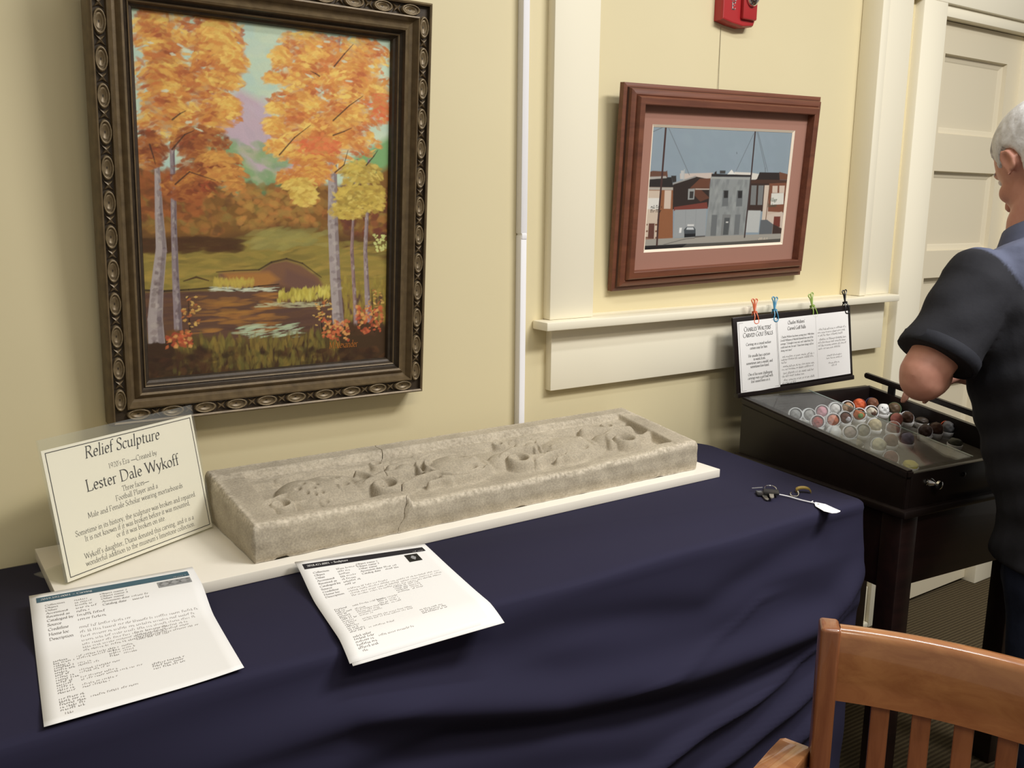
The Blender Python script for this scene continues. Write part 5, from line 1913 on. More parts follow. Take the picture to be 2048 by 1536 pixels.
def side_panel(name, x0, x1, drop, lift=0.0):
    pts = [(0.0, CZ0), (CDP, CZ0), (CDP, CR - drop + lift), (0.0, CF - drop + lift)]
    V = [(x0, y, z + cs_off) for y, z in pts] + [(x1, y, z + cs_off) for y, z in pts]
    bm = bmesh.new()
    vs = [bm.verts.new(v) for v in V]
    for q in [(0, 1, 2, 3), (7, 6, 5, 4), (0, 4, 5, 1), (1, 5, 6, 2), (2, 6, 7, 3), (3, 7, 4, 0)]:
        bm.faces.new([vs[i] for i in q])
    bmesh.ops.bevel(bm, geom=bm.edges[:], offset=0.0015, segments=2, affect='EDGES')
    return bm_obj(name, bm, M['case_wood'], cs, True, 'auto')


side_panel('side_panel', 0.0, 0.016, 0.014)
side_panel('side_panel', CWD - 0.016, CWD, 0.006)
cbox('front_panel', 0.016, CWD - 0.016, 0.0, 0.016, CZ0, CF - 0.006)
cbox('back_panel', 0.016, CWD - 0.016, CDP - 0.016, CDP, CZ0, CR - 0.004)


def slant_bar(name, x0, x1, y0, y1, below, above, mat, parent=None, rnd_=0.002):
    zz = lambda y, o: slant(y) + o + cs_off
    V = [(x, y, zz(y, o)) for x in (x0, x1) for (y, o) in ((y0, below), (y1, below), (y1, above), (y0, above))]
    bm = bmesh.new()
    vs = [bm.verts.new(v) for v in V]
    for q in [(0, 1, 2, 3), (7, 6, 5, 4), (0, 4, 5, 1), (1, 5, 6, 2), (2, 6, 7, 3), (3, 7, 4, 0)]:
        bm.faces.new([vs[i] for i in q])
    if rnd_:
        bmesh.ops.bevel(bm, geom=bm.edges[:], offset=rnd_, segments=2, affect='EDGES')
    return bm_obj(name, bm, mat, parent or cs, True, 'auto' if rnd_ else False)


slant_bar('left_rail', -0.004, 0.018, -0.004, CDP, -0.0125, 0.004, M['case_wood'], None, 0.0035)
slant_bar('raised_rail', CWD - 0.012, CWD + 0.004, 0.02, CDP + 0.012, 0.012, 0.026, M['case_wood'], None, 0.003)
for yy in (0.10, 0.40):
    slant_bar('rail_clip', CWD - 0.010, CWD - 0.002, yy, yy + 0.02, -0.0065, 0.0125, M['black_metal'], None, 0.001)
tray = slant_bar('felt_tray', 0.016, CWD - 0.016, 0.016, CDP - 0.016, -0.060, -0.055, M['felt'], None, 0)
gp = slant_bar('glass_pane', 0.010, 0.212, 0.004, CDP - 0.014, 0.0045, 0.0070, M['case_glass'], None, 0)
tube('glass_edge', [(0.2122, 0.004, slant(0.004) + 0.0058 + cs_off), (0.2122, CDP - 0.014, slant(CDP - 0.014) + 0.0058 + cs_off)], 0.0011, M['glass_edge'], gp, True, 6)
# lock and knob on the front
v, f = tube_data([(0.078, 0.0, 0.748 + cs_off), (0.078, -0.004, 0.748 + cs_off), (0.078, -0.010, 0.748 + cs_off), (0.078, -0.017, 0.748 + cs_off), (0.078, -0.022, 0.748 + cs_off), (0.078, -0.024, 0.748 + cs_off)],
                 [0.010, 0.008, 0.004, 0.009, 0.0085, 0.004], 14)
add_obj('front_knob', v, f, M['chrome'], cs, True, 'auto')
v, f = tube_data([(0.060, 0.001, 0.752 + cs_off), (0.060, -0.003, 0.752 + cs_off), (0.060, -0.004, 0.752 + cs_off)], [0.006, 0.006, 0.004], 14)
add_obj('lock_plate', v, f, M['chrome'], cs, True, 'auto')
v, f = tube_data([(0.180, 0.001, 0.752 + cs_off), (0.180, -0.003, 0.752 + cs_off), (0.180, -0.004, 0.752 + cs_off)], [0.005, 0.005, 0.003], 12)
add_obj('lock_plate', v, f, M['black_metal'], cs, True, 'auto')

# ---------------------------------------------------------------- upright black board with the story sheets
bdm = cm @ Matrix.Translation((0.018, 0.500, 0)) @ Matrix.Rotation(math.radians(-2.0), 4, 'Y') @ Matrix.Translation((0, 0, 0.8455)) @ Matrix.Rotation(math.radians(-7.0), 4, 'X')
bd = thing('notice_board', 'black upright board behind the display case with printed sheets clipped on it', 'board', matrix=bdm)
BDW, BDH = 0.405, 0.193
box('board_panel', 0.0, BDW, -0.008, 0.0, 0.0, BDH, M['case_wood'], bd, True, 0.003)
box('foot_strip', 0.0, BDW, -0.012, 0.004, -0.006, 0.006, M['case_wood'], bd, True, 0.002)


def board_sheet(name, label, x0, x1, z0, z1, bow):
    o = thing(name, label, 'paper', matrix=bdm @ Matrix.Translation((x0, -0.0088, z0)), group='story sheets on the black board')
    W, H = x1 - x0, z1 - z0

    def surf(x, y):
        u = x / W
        return Vector((x, -0.0006 - bow * math.sin(math.pi * min(1, max(0, u))) - 0.0008 * (y / H), H - y)), Vector((0, -1, 0))
    n = 12
    V = [surf(W * i / n, H * j)[0] for j in (0, 1) for i in range(n + 1)]
    F = [(n + 1 + i, n + 2 + i, i + 1, i) for i in range(n)]
    sh = add_obj('sheet', V, F, M['paper'], o, True, True)
    return o, sh, surf, W, H


oA, shA, sA, WA, HA = board_sheet('story_sheet', 'bordered white sheet at the left of the black board under the orange clip', 0.011, 0.141, 0.004, 0.181, 0.0015)
print_quads('sheet_border', rect_outline(0.004, 0.004, WA - 0.003, HA - 0.005, 0.0007), sA, M['ink_soft'], shA, 0.0005, True)
lettering('sheet_text', [("Charles Walters'", WA / 2, 0.0255, 0.0165, 'c', {'fit': 0.090, 'smallcaps': True}),
                         ('Carved Golf Balls', WA / 2, 0.0400, 0.0165, 'c', {'fit': 0.098, 'smallcaps': True}),
                         ('Carving on a round surface', WA / 2, 0.0610, 0.0100, 'c', {'fit': 0.082}),
                         ('comes easy for him.', WA / 2, 0.0710, 0.0100, 'c', {'fit': 0.058}),
                         ('He usually has a picture', WA / 2, 0.0900, 0.0100, 'c', {'fit': 0.072}),
                         ('to work from,', WA / 2, 0.0990, 0.0100, 'c', {'fit': 0.040}),
                         ('sometimes uses a model, and', WA / 2, 0.1080, 0.0100, 'c', {'fit': 0.087}),
                         ('sometimes free-hand.', WA / 2, 0.1170, 0.0100, 'c', {'fit': 0.062}),
                         ('One of his most challenging', WA / 2, 0.1360, 0.0100, 'c', {'fit': 0.080, 'slant': 0.2}),
                         ('carvings was a golf ball with', WA / 2, 0.1450, 0.0100, 'c', {'fit': 0.083, 'slant': 0.2}),
                         ('four seated bears on it.', WA / 2, 0.1540, 0.0100, 'c', {'fit': 0.064, 'slant': 0.2})], sA, M['ink'], shA, 0.0004, True)
oB, shB, sB, WB, HB = board_sheet('story_sheet', 'wide two column white sheet at the right of the black board under the green clip', 0.142, 0.393, 0.011, 0.178, 0.002)
print_quads('sheet_fold', [rect(0.1305, 0.0, 0.1309, HB)], sB, M['ink_light'], shB, 0.0004, True)
rows = ['Charles Walters has been carving since 1980 when', 'Gerald Williams of Mitchell showed him one of his', 'carvings. "I thought it was real, and I asked him if he',
        'could teach me, he said. "I have been doing it all on', 'doing ever since"']
tx = [("Charles Walters'", 0.064, 0.017, 0.0128, 'c', {'fit': 0.058}), ('Carved Golf Balls', 0.064, 0.0315, 0.0128, 'c', {'fit': 0.062})]
for i, t in enumerate(rows):
    tx.append((t, 0.007 + (0.004 if i == 0 else 0), 0.050 + 0.0085 * i, 0.0074, 'l', {'weight': 0.9, 'fit': (0.112 if i < 4 else 0.038)}))
lettering('sheet_text', tx, sB, M['ink'], shB, 0.0005, True)
rnd = random.Random(21)
S = []
yy = 0.100
for wds in ((0.112, 0.114, 0.02), (0.110, 0.114), (0.110, 0.08), (0.110, 0.05)):
    for k, wd in enumerate(wds):
        S += scribble_words(0.007 + (0.005 if k == 0 else 0), yy, wd - 0.005, 0.0075, rnd)
        yy += 0.0072
    yy += 0.003
yy = 0.042
for wds in ((0.102, 0.106, 0.095), (0.104, 0.106, 0.106, 0.085)):
    for k, wd in enumerate(wds):
        S += scribble_words(0.136 + (0.005 if k == 0 else 0), yy, wd - 0.004, 0.0075, rnd)
        yy += 0.0078
    yy += 0.003
for (x_, w_, y_) in ((0.165, 0.055, 0.112), (0.163, 0.058, 0.119), (0.170, 0.042, 0.132), (0.180, 0.020, 0.139)):
    S += scribble_words(x_, y_, w_, 0.0065, rnd)
tag(print_quads('small_print', S, sB, M['ink_soft'], shB, 0.0005, True), kind='stuff')


def wire_clip(name, label, x, mat, lean):
    o = thing(name, label, 'clip', matrix=bdm @ Matrix.Translation((x, -0.004, BDH)) @ Matrix.Rotation(lean, 4, 'Y') @ Matrix.Diagonal((1.2, 1.0, 1.1, 1)), group='wire clips on the black board')
    w = 0.0013
    for s in (-1, 1):      # spread handle loops above the board
        y = 0.004 * s
        pts = [(0.002 * s, y * 0.6, 0.004), (0.006 * s, y * 1.2, 0.014), (0.0095 * s, y * 1.6, 0.026), (0.0135 * s, y * 1.8, 0.0325), (0.0105 * s, y * 1.8, 0.0365), (0.0065 * s, y * 1.7, 0.033),
               (0.0050 * s, y * 1.4, 0.022), (0.0032 * s, y, 0.012), (0.001 * s, y * 0.6, 0.006)]
        tube('handle_loop', spline(pts, 4), w, mat, o, True, 6)
    for s in (-1, 1):      # jaws gripping front and back
        y = -0.0062 if s < 0 else 0.0058
        pts = [(-0.003, y * 0.4, 0.006), (-0.0042, y, -0.004), (-0.0062, y, -0.014), (-0.004, y, -0.0185), (0.0, y, -0.0195), (0.004, y, -0.0185), (0.0062, y, -0.014), (0.0042, y, -0.004), (0.003, y * 0.4, 0.006)]
        tube('jaw_loop', spline(pts, 4), w, mat, o, True, 6)
    coil = [(-0.0055 + 0.011 * t / 60, 0.0026 * math.cos(t * 0.62), 0.006 + 0.0026 * math.sin(t * 0.62)) for t in range(61)]
    tube('coil', coil, 0.0008, mat, o, True, 5)
    return o


M['clip_orange'] = principled('orange_coated_wire', lin(214, 106, 66), 0.35)
M['clip_blue'] = principled('blue_coated_wire', lin(74, 144, 178), 0.35)
M['clip_green'] = principled('green_coated_wire', lin(148, 176, 86), 0.35)
wire_clip('wire_clip', 'orange wire clip on the top edge of the black board', 0.074, M['clip_orange'], 0.06)
wire_clip('wire_clip', 'blue wire clip on the top edge of the black board', 0.140, M['clip_blue'], 0.10)
wire_clip('wire_clip', 'lime green wire clip on the top edge of the black board', 0.272, M['clip_green'], -0.12)
wire_clip('wire_clip', 'black wire clip at the right corner of the black board', 0.390, M['black_metal'], -0.02)

# ---------------------------------------------------------------- carved golf balls, each in its little white cup
M['ball_white'] = principled('golf_ball_white', lin(236, 236, 238), 0.3, spec=0.5)
M['cup_white'] = principled('cup_white', lin(226, 224, 220), 0.5)
PAL = {}


def pal(rgb):
    if rgb not in PAL:
        PAL[rgb] = principled('carving_%d_%d_%d' % rgb, lin(*rgb), 0.5, spec=0.4)
    return PAL[rgb]


def shell_mesh(r, cut, thick):
    """ball skin with a round window cut in its front (towards -y), rolled rim"""
    n = 22
    rings = []
    a0 = math.radians(cut)
    for i in range(12):
        th = a0 + (math.pi - a0 - 0.05) * i / 11
        rings.append([Vector((r * math.sin(th) * math.cos(2 * math.pi * j / n), -r * math.cos(th), r * math.sin(th) * math.sin(2 * math.pi * j / n))) for j in range(n)])
    inner = []
    r2 = r - thick
    for i in range(7):
        th = a0 + 0.02 + (math.pi - a0 - 0.08) * i / 6
        inner.append([Vector((r2 * math.sin(th) * math.cos(2 * math.pi * j / n), -r2 * math.cos(th), r2 * math.sin(th) * math.sin(2 * math.pi * j / n))) for j in range(n)])
    return loft_data(inner[::-1] + rings, cap=True)


SHELLS = {}


def shared(key, fn, mat):
    if key not in SHELLS:
        v, f = fn()
        me = bpy.data.meshes.new(key)
        me.from_pydata([tuple(map(float, p)) for p in v], [], f)
        me.materials.append(mat)
        me.shade_smooth()
        SHELLS[key] = me
    return SHELLS[key]


def carving_mesh(r, seed):
    """a knobbly little carved head: brow, nose, cheeks, chin"""
    rr = np.random.default_rng(seed)
    V, F = ellipsoid_data((0, 0, 0), (0.80 * r, 0.74 * r, 0.84 * r), 26, 18)
    feats = [((0, -0.78, 0.02), 0.22, 0.22), ((0.30, -0.62, 0.25), 0.24, 0.10), ((-0.30, -0.62, 0.25), 0.24, 0.10), ((0.27, -0.66, 0.06), 0.16, -0.16), ((-0.27, -0.66, 0.06), 0.16, -0.16),
             ((0.36, -0.6, -0.2), 0.25, 0.10), ((-0.36, -0.6, -0.2), 0.25, 0.10), ((0, -0.72, -0.28), 0.20, -0.12), ((0, -0.6, -0.52), 0.25, 0.12)]
    feats = [(c, s_, a * 1.9) for c, s_, a in feats]
    for _ in range(16):
        d = rr.normal(size=3)
        d /= np.linalg.norm(d)
        feats.append((tuple(d * 0.8), rr.uniform(0.14, 0.26), rr.uniform(-0.22, 0.20)))
    out = []
    for p in V:
        q = np.array(p) / r
        d = q / (np.linalg.norm(q) + 1e-9)
        k = 1.0
        for c, s, a in feats:
            k += a * math.exp(-np.sum((q - np.array(c)) ** 2) / (s * s))
        out.append(Vector(d * np.linalg.norm(q) * k * r))
    return out, F


BR = 0.0180
cup_me = shared('cup', lambda: loft_data([[Vector((rad * math.cos(2 * math.pi * j / 20), rad * math.sin(2 * math.pi * j / 20), z)) for j in range(20)]
                                          for rad, z in ((0.009, 0.0), (0.0150, 0.0), (0.0180, 0.014), (0.0170, 0.0150), (0.0145, 0.006))]), M['cup_white'])
# (u, v, style, colour, accent, label); styles: open = face inside a white shell, half = carved front with bare ball, flat = low carving
W_, O_ = (236, 236, 238), (222, 104, 62)
BALLS = [
    (0.115, 0.426, 'open', (150, 150, 150), None, 'open white golf ball shell with grey carving, left end of the back row'),
    (0.146, 0.412, 'open', (168, 166, 164), None, 'white golf ball shell with pale grey carved figure, second from left in the back row'),
    (0.203, 0.422, 'open', (232, 160, 176), None, 'white golf ball with pink carved face in the back row'),
    (0.255, 0.429, 'open', (230, 226, 222), None, 'white golf ball shell with white beaked carving in the back row'),
    (0.299, 0.428, 'open', (190, 150, 116), (120, 78, 50), 'white golf ball shell with tan and brown carving beside the orange one'),
    (0.351, 0.436, 'half', O_, (150, 60, 40), 'bright orange carved golf ball in the back row'),
    (0.395, 0.431, 'half', (120, 78, 56), (48, 50, 84), 'brown carved golf ball with navy back, right end of the back row'),
    (0.129, 0.366, 'open', (176, 70, 62), None, 'white golf ball shell with dark red carved face near the left rail'),
    (0.180, 0.365, 'open', (222, 130, 96), None, 'white golf ball shell with peach orange face in the second row'),
    (0.222, 0.367, 'open', (110, 70, 60), (226, 222, 230), 'lilac white golf ball with brown and white carved bird'),
    (0.282, 0.374, 'open', (214, 120, 70), (96, 150, 80), 'white golf ball with orange face and green collar'),
    (0.330, 0.379, 'open', (206, 196, 176), (96, 70, 56), 'white ringed golf ball shell with cream carving beside the panda'),
    (0.380, 0.384, 'half', (232, 232, 228), (24, 22, 24), 'white golf ball carved as a black eyed panda'),
    (0.421, 0.383, 'half', (92, 74, 54), (86, 108, 72), 'brown and green carved golf ball behind the panda'),
    (0.352, 0.319, 'half', (190, 116, 104), (92, 116, 78), 'golf ball with dusty pink face and green cap'),
    (0.391, 0.318, 'half', (84, 60, 46), None, 'dark brown bearded golf ball carving in the third row'),
    (0.424, 0.299, 'flat', (66, 56, 46), None, 'low dark carved golf ball in a white cup, right end of the third row'),
    (0.109, 0.296, 'plain', W_, None, 'plain white golf ball dome against the left rail'),
    (0.150, 0.284, 'open', (176, 158, 152), None, 'white golf ball shell with grey pink horse head'),
    (0.193, 0.283, 'open', (166, 166, 158), None, 'large white golf ball with wide grey carved window'),
    (0.258, 0.304, 'half', (196, 180, 140), None, 'pale yellow carved golf ball under the glass edge'),
    (0.290, 0.276, 'half', (126, 80, 66), None, 'reddish brown carved golf ball under the glass edge'),
    (0.256, 0.208, 'half', (96, 88, 110), (60, 50, 48), 'purple grey carved golf ball in a white cup'),
    (0.153, 0.202, 'half', (208, 198, 160), None, 'cream carved golf ball in the front part of the case'),
    (0.118, 0.236, 'flat', (110, 108, 102), None, 'small grey carved piece near the left rail'),
    (0.205, 0.212, 'half', (104, 66, 50), None, 'chestnut brown carved golf ball under the glass'),
    (0.351, 0.232, 'half', (62, 42, 34), None, 'very dark brown golf ball carving with shiny highlights'),
    (0.392, 0.234, 'half', (86, 56, 42), (112, 96, 80), 'brown domed golf ball carving in a white cup'),
    (0.432, 0.232, 'half', (128, 128, 128), O_, 'grey golf ball carving with orange crest near the right side'),
    (0.368, 0.161, 'flat', (70, 70, 56), None, 'low dark green carved piece at the right front'),
    (0.112, 0.133, 'half', (132, 84, 78), None, 'rosy brown carved golf ball at the front left'),
    (0.134, 0.098, 'flat', (208, 196, 84), None, 'yellow carved piece nearest the front left corner'),
]
sl = math.atan2(CR - CF, CDP)
view_turn = math.radians(-42)
for i, (bu, bv, style, c1, c2, lab) in enumerate(BALLS):
    vy = bv * math.cos(sl)
    bmx = cm @ Matrix.Translation((bu, vy, slant(vy) - 0.0552)) @ Matrix.Rotation(sl, 4, 'X')
    o = thing('carved_golf_ball', lab, 'golf ball', matrix=bmx, group='carved golf balls in the display case')

    def put_part(name, me, m4):
        q = bpy.data.objects.new(name, me)
        col.objects.link(q)
        q.parent = o
        q.matrix_basis = m4
        return q
    put_part('cup', cup_me, Matrix.Identity(4))
    face = Matrix.Translation((0, 0, 0.006 + BR * 0.95)) @ Matrix.Rotation(view_turn + 0.25 * math.sin(i * 2.3), 4, 'Z') @ Matrix.Rotation(math.radians(-28), 4, 'X')
    if style == 'plain':
        put_part('ball', shared('ball_plain', lambda: ellipsoid_data((0, 0, 0), (BR, BR, BR), 24, 16), M['ball_white']), face)
        continue
    cv_me = shared('carving%d' % i, lambda: carving_mesh(BR, 50 + i), pal(c1))
    if style == 'open':
        put_part('shell', shared('shell_open', lambda: shell_mesh(BR * 1.04, 58, 0.0016), M['ball_white']), face)
        put_part('carving', cv_me, face @ Matrix.Translation((0, -0.003, 0)) @ Matrix.Scale(0.88, 4))
    elif style == 'half':
        put_part('shell', shared('shell_half', lambda: shell_mesh(BR * 0.99, 100, 0.0016), M['ball_white']) if c2 is None else
                 shared('shell_half%d' % i, lambda: shell_mesh(BR * 0.99, 100, 0.0016), pal(c2)), face)
        put_part('carving', cv_me, face @ Matrix.Translation((0, -0.002, 0)) @ Matrix.Scale(1.04, 4))
    else:
        put_part('carving', cv_me, Matrix.Translation((0, 0, 0.018)) @ Matrix.Rotation(view_turn, 4, 'Z') @ Matrix.Diagonal((1.15, 1.0, 0.62, 1)))
    if c2 is not None and style == 'open':
        put_part('accent', shared('accent%d' % i, lambda: carving_mesh(BR * 0.45, 90 + i), pal(c2)), face @ Matrix.Translation((0.004, -0.013, -0.004)))
    if c2 == (24, 22, 24):
        for sx in (-1, 1):
            put_part('eye', shared('panda_eye', lambda: ellipsoid_data((0, 0, 0), (0.0034, 0.0026, 0.0038), 12, 8), pal(c2)), face @ Matrix.Translation((0.0055 * sx, -0.0125, 0.004)))

# ---------------------------------------------------------------- keys with tag, cam lock
M['key_black'] = principled('black_key_plastic', lin(26, 26, 28), 0.4)
M['key_steel'] = principled('key_steel', lin(196, 192, 178), 0.3, 0.9)
M['brass'] = principled('brass', lin(196, 168, 84), 0.35, 0.8)
M['tag_white'] = principled('tag_card', lin(244, 243, 244), 0.6)
KZ = TZ + 0.0008
ks = thing('key_set', 'two black headed keys on a ring tied by white string to a white tag', 'keys', (1.425, -0.47, TZ))
ring_pts = [(1.440 + 0.0115 * math.cos(t), -0.437 + 0.0115 * math.sin(t), KZ + 0.004 + 0.003 * math.sin(t + 0.7)) for t in np.linspace(0, 6.283, 29)[:-1]]
tube('key_ring', ring_pts, 0.0008, M['chrome'], ks, n=6, closed=True)
tube('ring_pin', [(1.404, -0.4195, KZ + 0.006), (1.424, -0.4295, KZ + 0.007)], 0.0011, M['chrome'], ks, n=6)


def key(cx, cy, ang, z, w, parent):
    m = Matrix.Translation((cx, cy, z)) @ Matrix.Rotation(ang, 4, 'Z')
    tr = lambda L: [m @ Vector(p) for p in L]
    bm = bmesh.new()
    bm_box(bm, -w / 2, w / 2, -0.012, 0.015, 0, 0.0050, 0.002)
    bmesh.ops.transform(bm, matrix=m, verts=bm.verts[:])
    bm_obj('key_head', bm, M['key_black'], parent, False, 'auto')
    out = [(-0.0045, -0.011), (-0.0045, -0.022), (-0.003, -0.024), (-0.0045, -0.027), (-0.0025, -0.030), (-0.004, -0.033), (0.0, -0.040), (0.004, -0.035), (0.0042, -0.011)]
    V = tr([(x, y, 0.0014) for x, y in out]) + tr([(x, y, 0.0032) for x, y in out])
    n = len(out)
    F = [tuple(range(n))[::-1], tuple(range(n, 2 * n))] + [(i, (i + 1) % n, n + (i + 1) % n, n + i) for i in range(n)]
    add_obj('key_blade', V, F, M['key_steel'], parent)


key(1.404, -0.449, math.radians(-38), KZ, 0.026, ks)
key(1.413, -0.461, math.radians(-48), KZ + 0.0052, 0.030, ks)
sp = spline([(1.421, -0.465, KZ + 0.004), (1.431, -0.488, KZ + 0.003), (1.436, -0.514, KZ + 0.002), (1.4435, -0.541, KZ + 0.002)], 8)
tube('string', sp, 0.0007, M['tag_white'], ks, n=5)
tube('string', [p + Vector((0.0022 * math.sin(i / len(sp) * 3.1), 0, 0.0006)) for i, p in enumerate(sp)], 0.0006, M['tag_white'], ks, n=5)
tube('string_knot', [(1.450, -0.532, KZ + 0.001), (1.446, -0.535, KZ + 0.004), (1.442, -0.534, KZ + 0.002)], 0.0009, M['tag_white'], ks, n=5)
tag2d = [(1.4435, -0.541), (1.4515, -0.537), (1.4575, -0.556), (1.4475, -0.584), (1.4400, -0.602), (1.4340, -0.6055), (1.4220, -0.6065), (1.4145, -0.602), (1.4165, -0.583), (1.4310, -0.553)]
V = [(x, y, KZ + 0.0012 + max(0, -0.57 - y) * 0.10) for x, y in tag2d] + [(x, y, KZ + 0.0017 + max(0, -0.57 - y) * 0.10) for x, y in tag2d]
n = len(tag2d)
add_obj('tag', V, [tuple(range(n))[::-1], tuple(range(n, 2 * n))] + [(i, (i + 1) % n, n + (i + 1) % n, n + i) for i in range(n)], M['tag_white'], ks)
v, f = tube_data([(1.4445, -0.549, KZ + 0.0012), (1.4445, -0.549, KZ + 0.0023)], 0.0022, 10)
add_obj('tag_eyelet', v, f, M['key_steel'], ks)

lk = thing('cam_lock', 'little brass lock piece with a steel hook beside the white tag', 'lock', (1.475, -0.482, TZ))
hook = spline([(1.4615, -0.471, KZ + 0.0016), (1.450, -0.4785, KZ + 0.0016), (1.4445, -0.489, KZ + 0.0016), (1.452, -0.494, KZ + 0.0016), (1.463, -0.488, KZ + 0.003), (1.470, -0.4805, KZ + 0.005)], 6)
tube('hook', hook, 0.0013, M['chrome'], lk, n=7)
arc_o = []
for k in range(15):
    a = math.radians(200 - 220 * k / 14)
    arc_o.append((math.cos(a), math.sin(a)))
dr_ = Vector((0.76, -0.65, 0))
ct = Vector((1.4855, -0.4815, KZ + 0.0065))
rings = []
for ca, sa in arc_o:
    c0 = ct + Vector((0, 0, 1)) * (0.0095 * sa * 0.7) + Vector((0.76, -0.65, 0)) * (0.0145 * ca)
    q = Vector((0.65, 0.76, 0))
    rings.append([c0 + q * 0.006, c0 - q * 0.006, c0 - q * 0.006 - Vector((0, 0, 0.0028)), c0 + q * 0.006 - Vector((0, 0, 0.0028))])
v, f = loft_data(rings)
zmin = min(p[2] for p in v)
v = [(p[0], p[1], p[2] - zmin + KZ) for p in v]
add_obj('lock_body', v, f, M['brass'], lk)
# ---------------------------------------------------------------- wooden armchair at the right front
M['chair_wood'] = wood_material('cherry_stained_oak', lin(146, 94, 60), lin(118, 70, 44), 2, 46, 0.3, 0.5)
M['chair_wood_rail'] = wood_material('cherry_stained_oak_rail', lin(170, 118, 74), lin(144, 92, 56), 1, 34, 0.22, 0.9)
CS = Vector((0.951, -0.926, 0))
ARC0, ARC1, ARCL = math.radians(47), math.radians(99), 0.50
emid = Vector((math.cos((ARC0 + ARC1) / 2), -math.sin((ARC0 + ARC1) / 2), 0))
fwd = Vector((emid.y, -emid.x, 0))                 # the way the sitter faces
if fwd.x > 0:
    fwd = -fwd


def chair_arc(s, off=0.0):
    """point on the curved back at arc length s, off towards the sitter"""
    n = 40
    p = CS.copy()
    ds = s / n
    for i in range(n):
        th = ARC0 + (ARC1 - ARC0) * ((i + 0.5) * ds) / ARCL
        p += Vector((math.cos(th), -math.sin(th), 0)) * ds
    th = ARC0 + (ARC1 - ARC0) * s / ARCL
    t = Vector((math.cos(th), -math.sin(th), 0))
    nrm = Vector((t.y, -t.x, 0))
    if nrm.dot(fwd) < 0:
        nrm = -nrm
    return p + nrm * off, t, nrm


cmid, _, _ = chair_arc(ARCL / 2)
ch = thing('wooden_armchair', 'cherry brown wooden armchair with curved slatted back at the lower right', 'chair', tuple(cmid + fwd * 0.22))


def obox(name, c, ax, ay, hx, hy, z0, z1, mat, bevel=0.003, top=0.0):
    """upright block around c with plan axes ax, ay"""
    bm = bmesh.new()
    bm_box(bm, -hx, hx, -hy, hy, z0, z1, bevel, 3)
    m = Matrix(((ax.x, ay.x, 0, c.x), (ax.y, ay.y, 0, c.y), (0, 0, 1, 0), (0, 0, 0, 1)))
    bmesh.ops.transform(bm, matrix=m, verts=bm.verts[:])
    return bm_obj(name, bm, mat, ch, False, 'auto')


for s in (0.011, ARCL - 0.011):
    p, t, nn = chair_arc(s)
    obox('back_post', p, t, nn, 0.0125, 0.019, 0.0, 0.781, M['chair_wood'], 0.005)
# crest rail: swept curved board with rounded top
rings = []
for i in range(33):
    s = 0.0235 + (ARCL - 0.047) * i / 32
    p, t, nn = chair_arc(s)
    sec = [(-0.012, 0.683), (0.012, 0.681), (0.0135, 0.70), (0.013, 0.768), (0.010, 0.776), (0.004, 0.780), (-0.004, 0.780), (-0.010, 0.776), (-0.013, 0.768), (-0.0135, 0.70)]
    rings.append([p + nn * a + Vector((0, 0, z)) for a, z in sec])
v, f = loft_data(rings)
add_obj('crest_rail', v, f, M['chair_wood_rail'], ch, False, 'auto')
rings = []
for i in range(25):
    s = 0.0235 + (ARCL - 0.047) * i / 24
    p, t, nn = chair_arc(s)
    rings.append([p + nn * a + Vector((0, 0, z)) for a, z in [(-0.009, 0.475), (0.009, 0.475), (0.009, 0.515), (-0.009, 0.515)]])
v, f = loft_data(rings)
add_obj('lower_rail', v, f, M['chair_wood'], ch, False, 'auto')
for k in range(8):
    p, t, nn = chair_arc(0.080 + 0.0486 * k)
    obox('back_slat', p, t, nn, 0.0112, 0.006, 0.508, 0.690, M['chair_wood'], 0.002)
# arms: flat boards with rounded ends on front posts
for s, sg_ in ((0.011, -1), (ARCL - 0.011, 1)):
    p, t, nn = chair_arc(s)
    side = emid * sg_
    root = p + side * 0.020 + fwd * 0.000
    outl = []
    L = 0.40
    for a, wd in [(-0.006, 0.016), (0.0, 0.021), (0.03, 0.022), (0.15, 0.021), (0.28, 0.027), (0.36, 0.031), (0.39, 0.026), (L, 0.012)]:
        outl.append((a, wd))
    top = [root + fwd * a + side * (0.012 + w) for a, w in outl] + [root + fwd * a + side * (0.012 - w) for a, w in outl[::-1]]
    rings = [[q + Vector((0, 0, z)) + (sum(top, Vector()) / len(top) - q) * k for q in top] for z, k in ((0.574, 0.02), (0.577, 0.0), (0.593, 0.0), (0.598, 0.015), (0.599, 0.05))]
    v, f = loft_data(rings)
    add_obj('armrest', v, f, M['chair_wood_rail'], ch, False, 'auto')
    fp_ = root + fwd * 0.33 + side * 0.008
    obox('front_leg', fp_, emid, fwd, 0.016, 0.016, 0.0, 0.575, M['chair_wood'], 0.004)
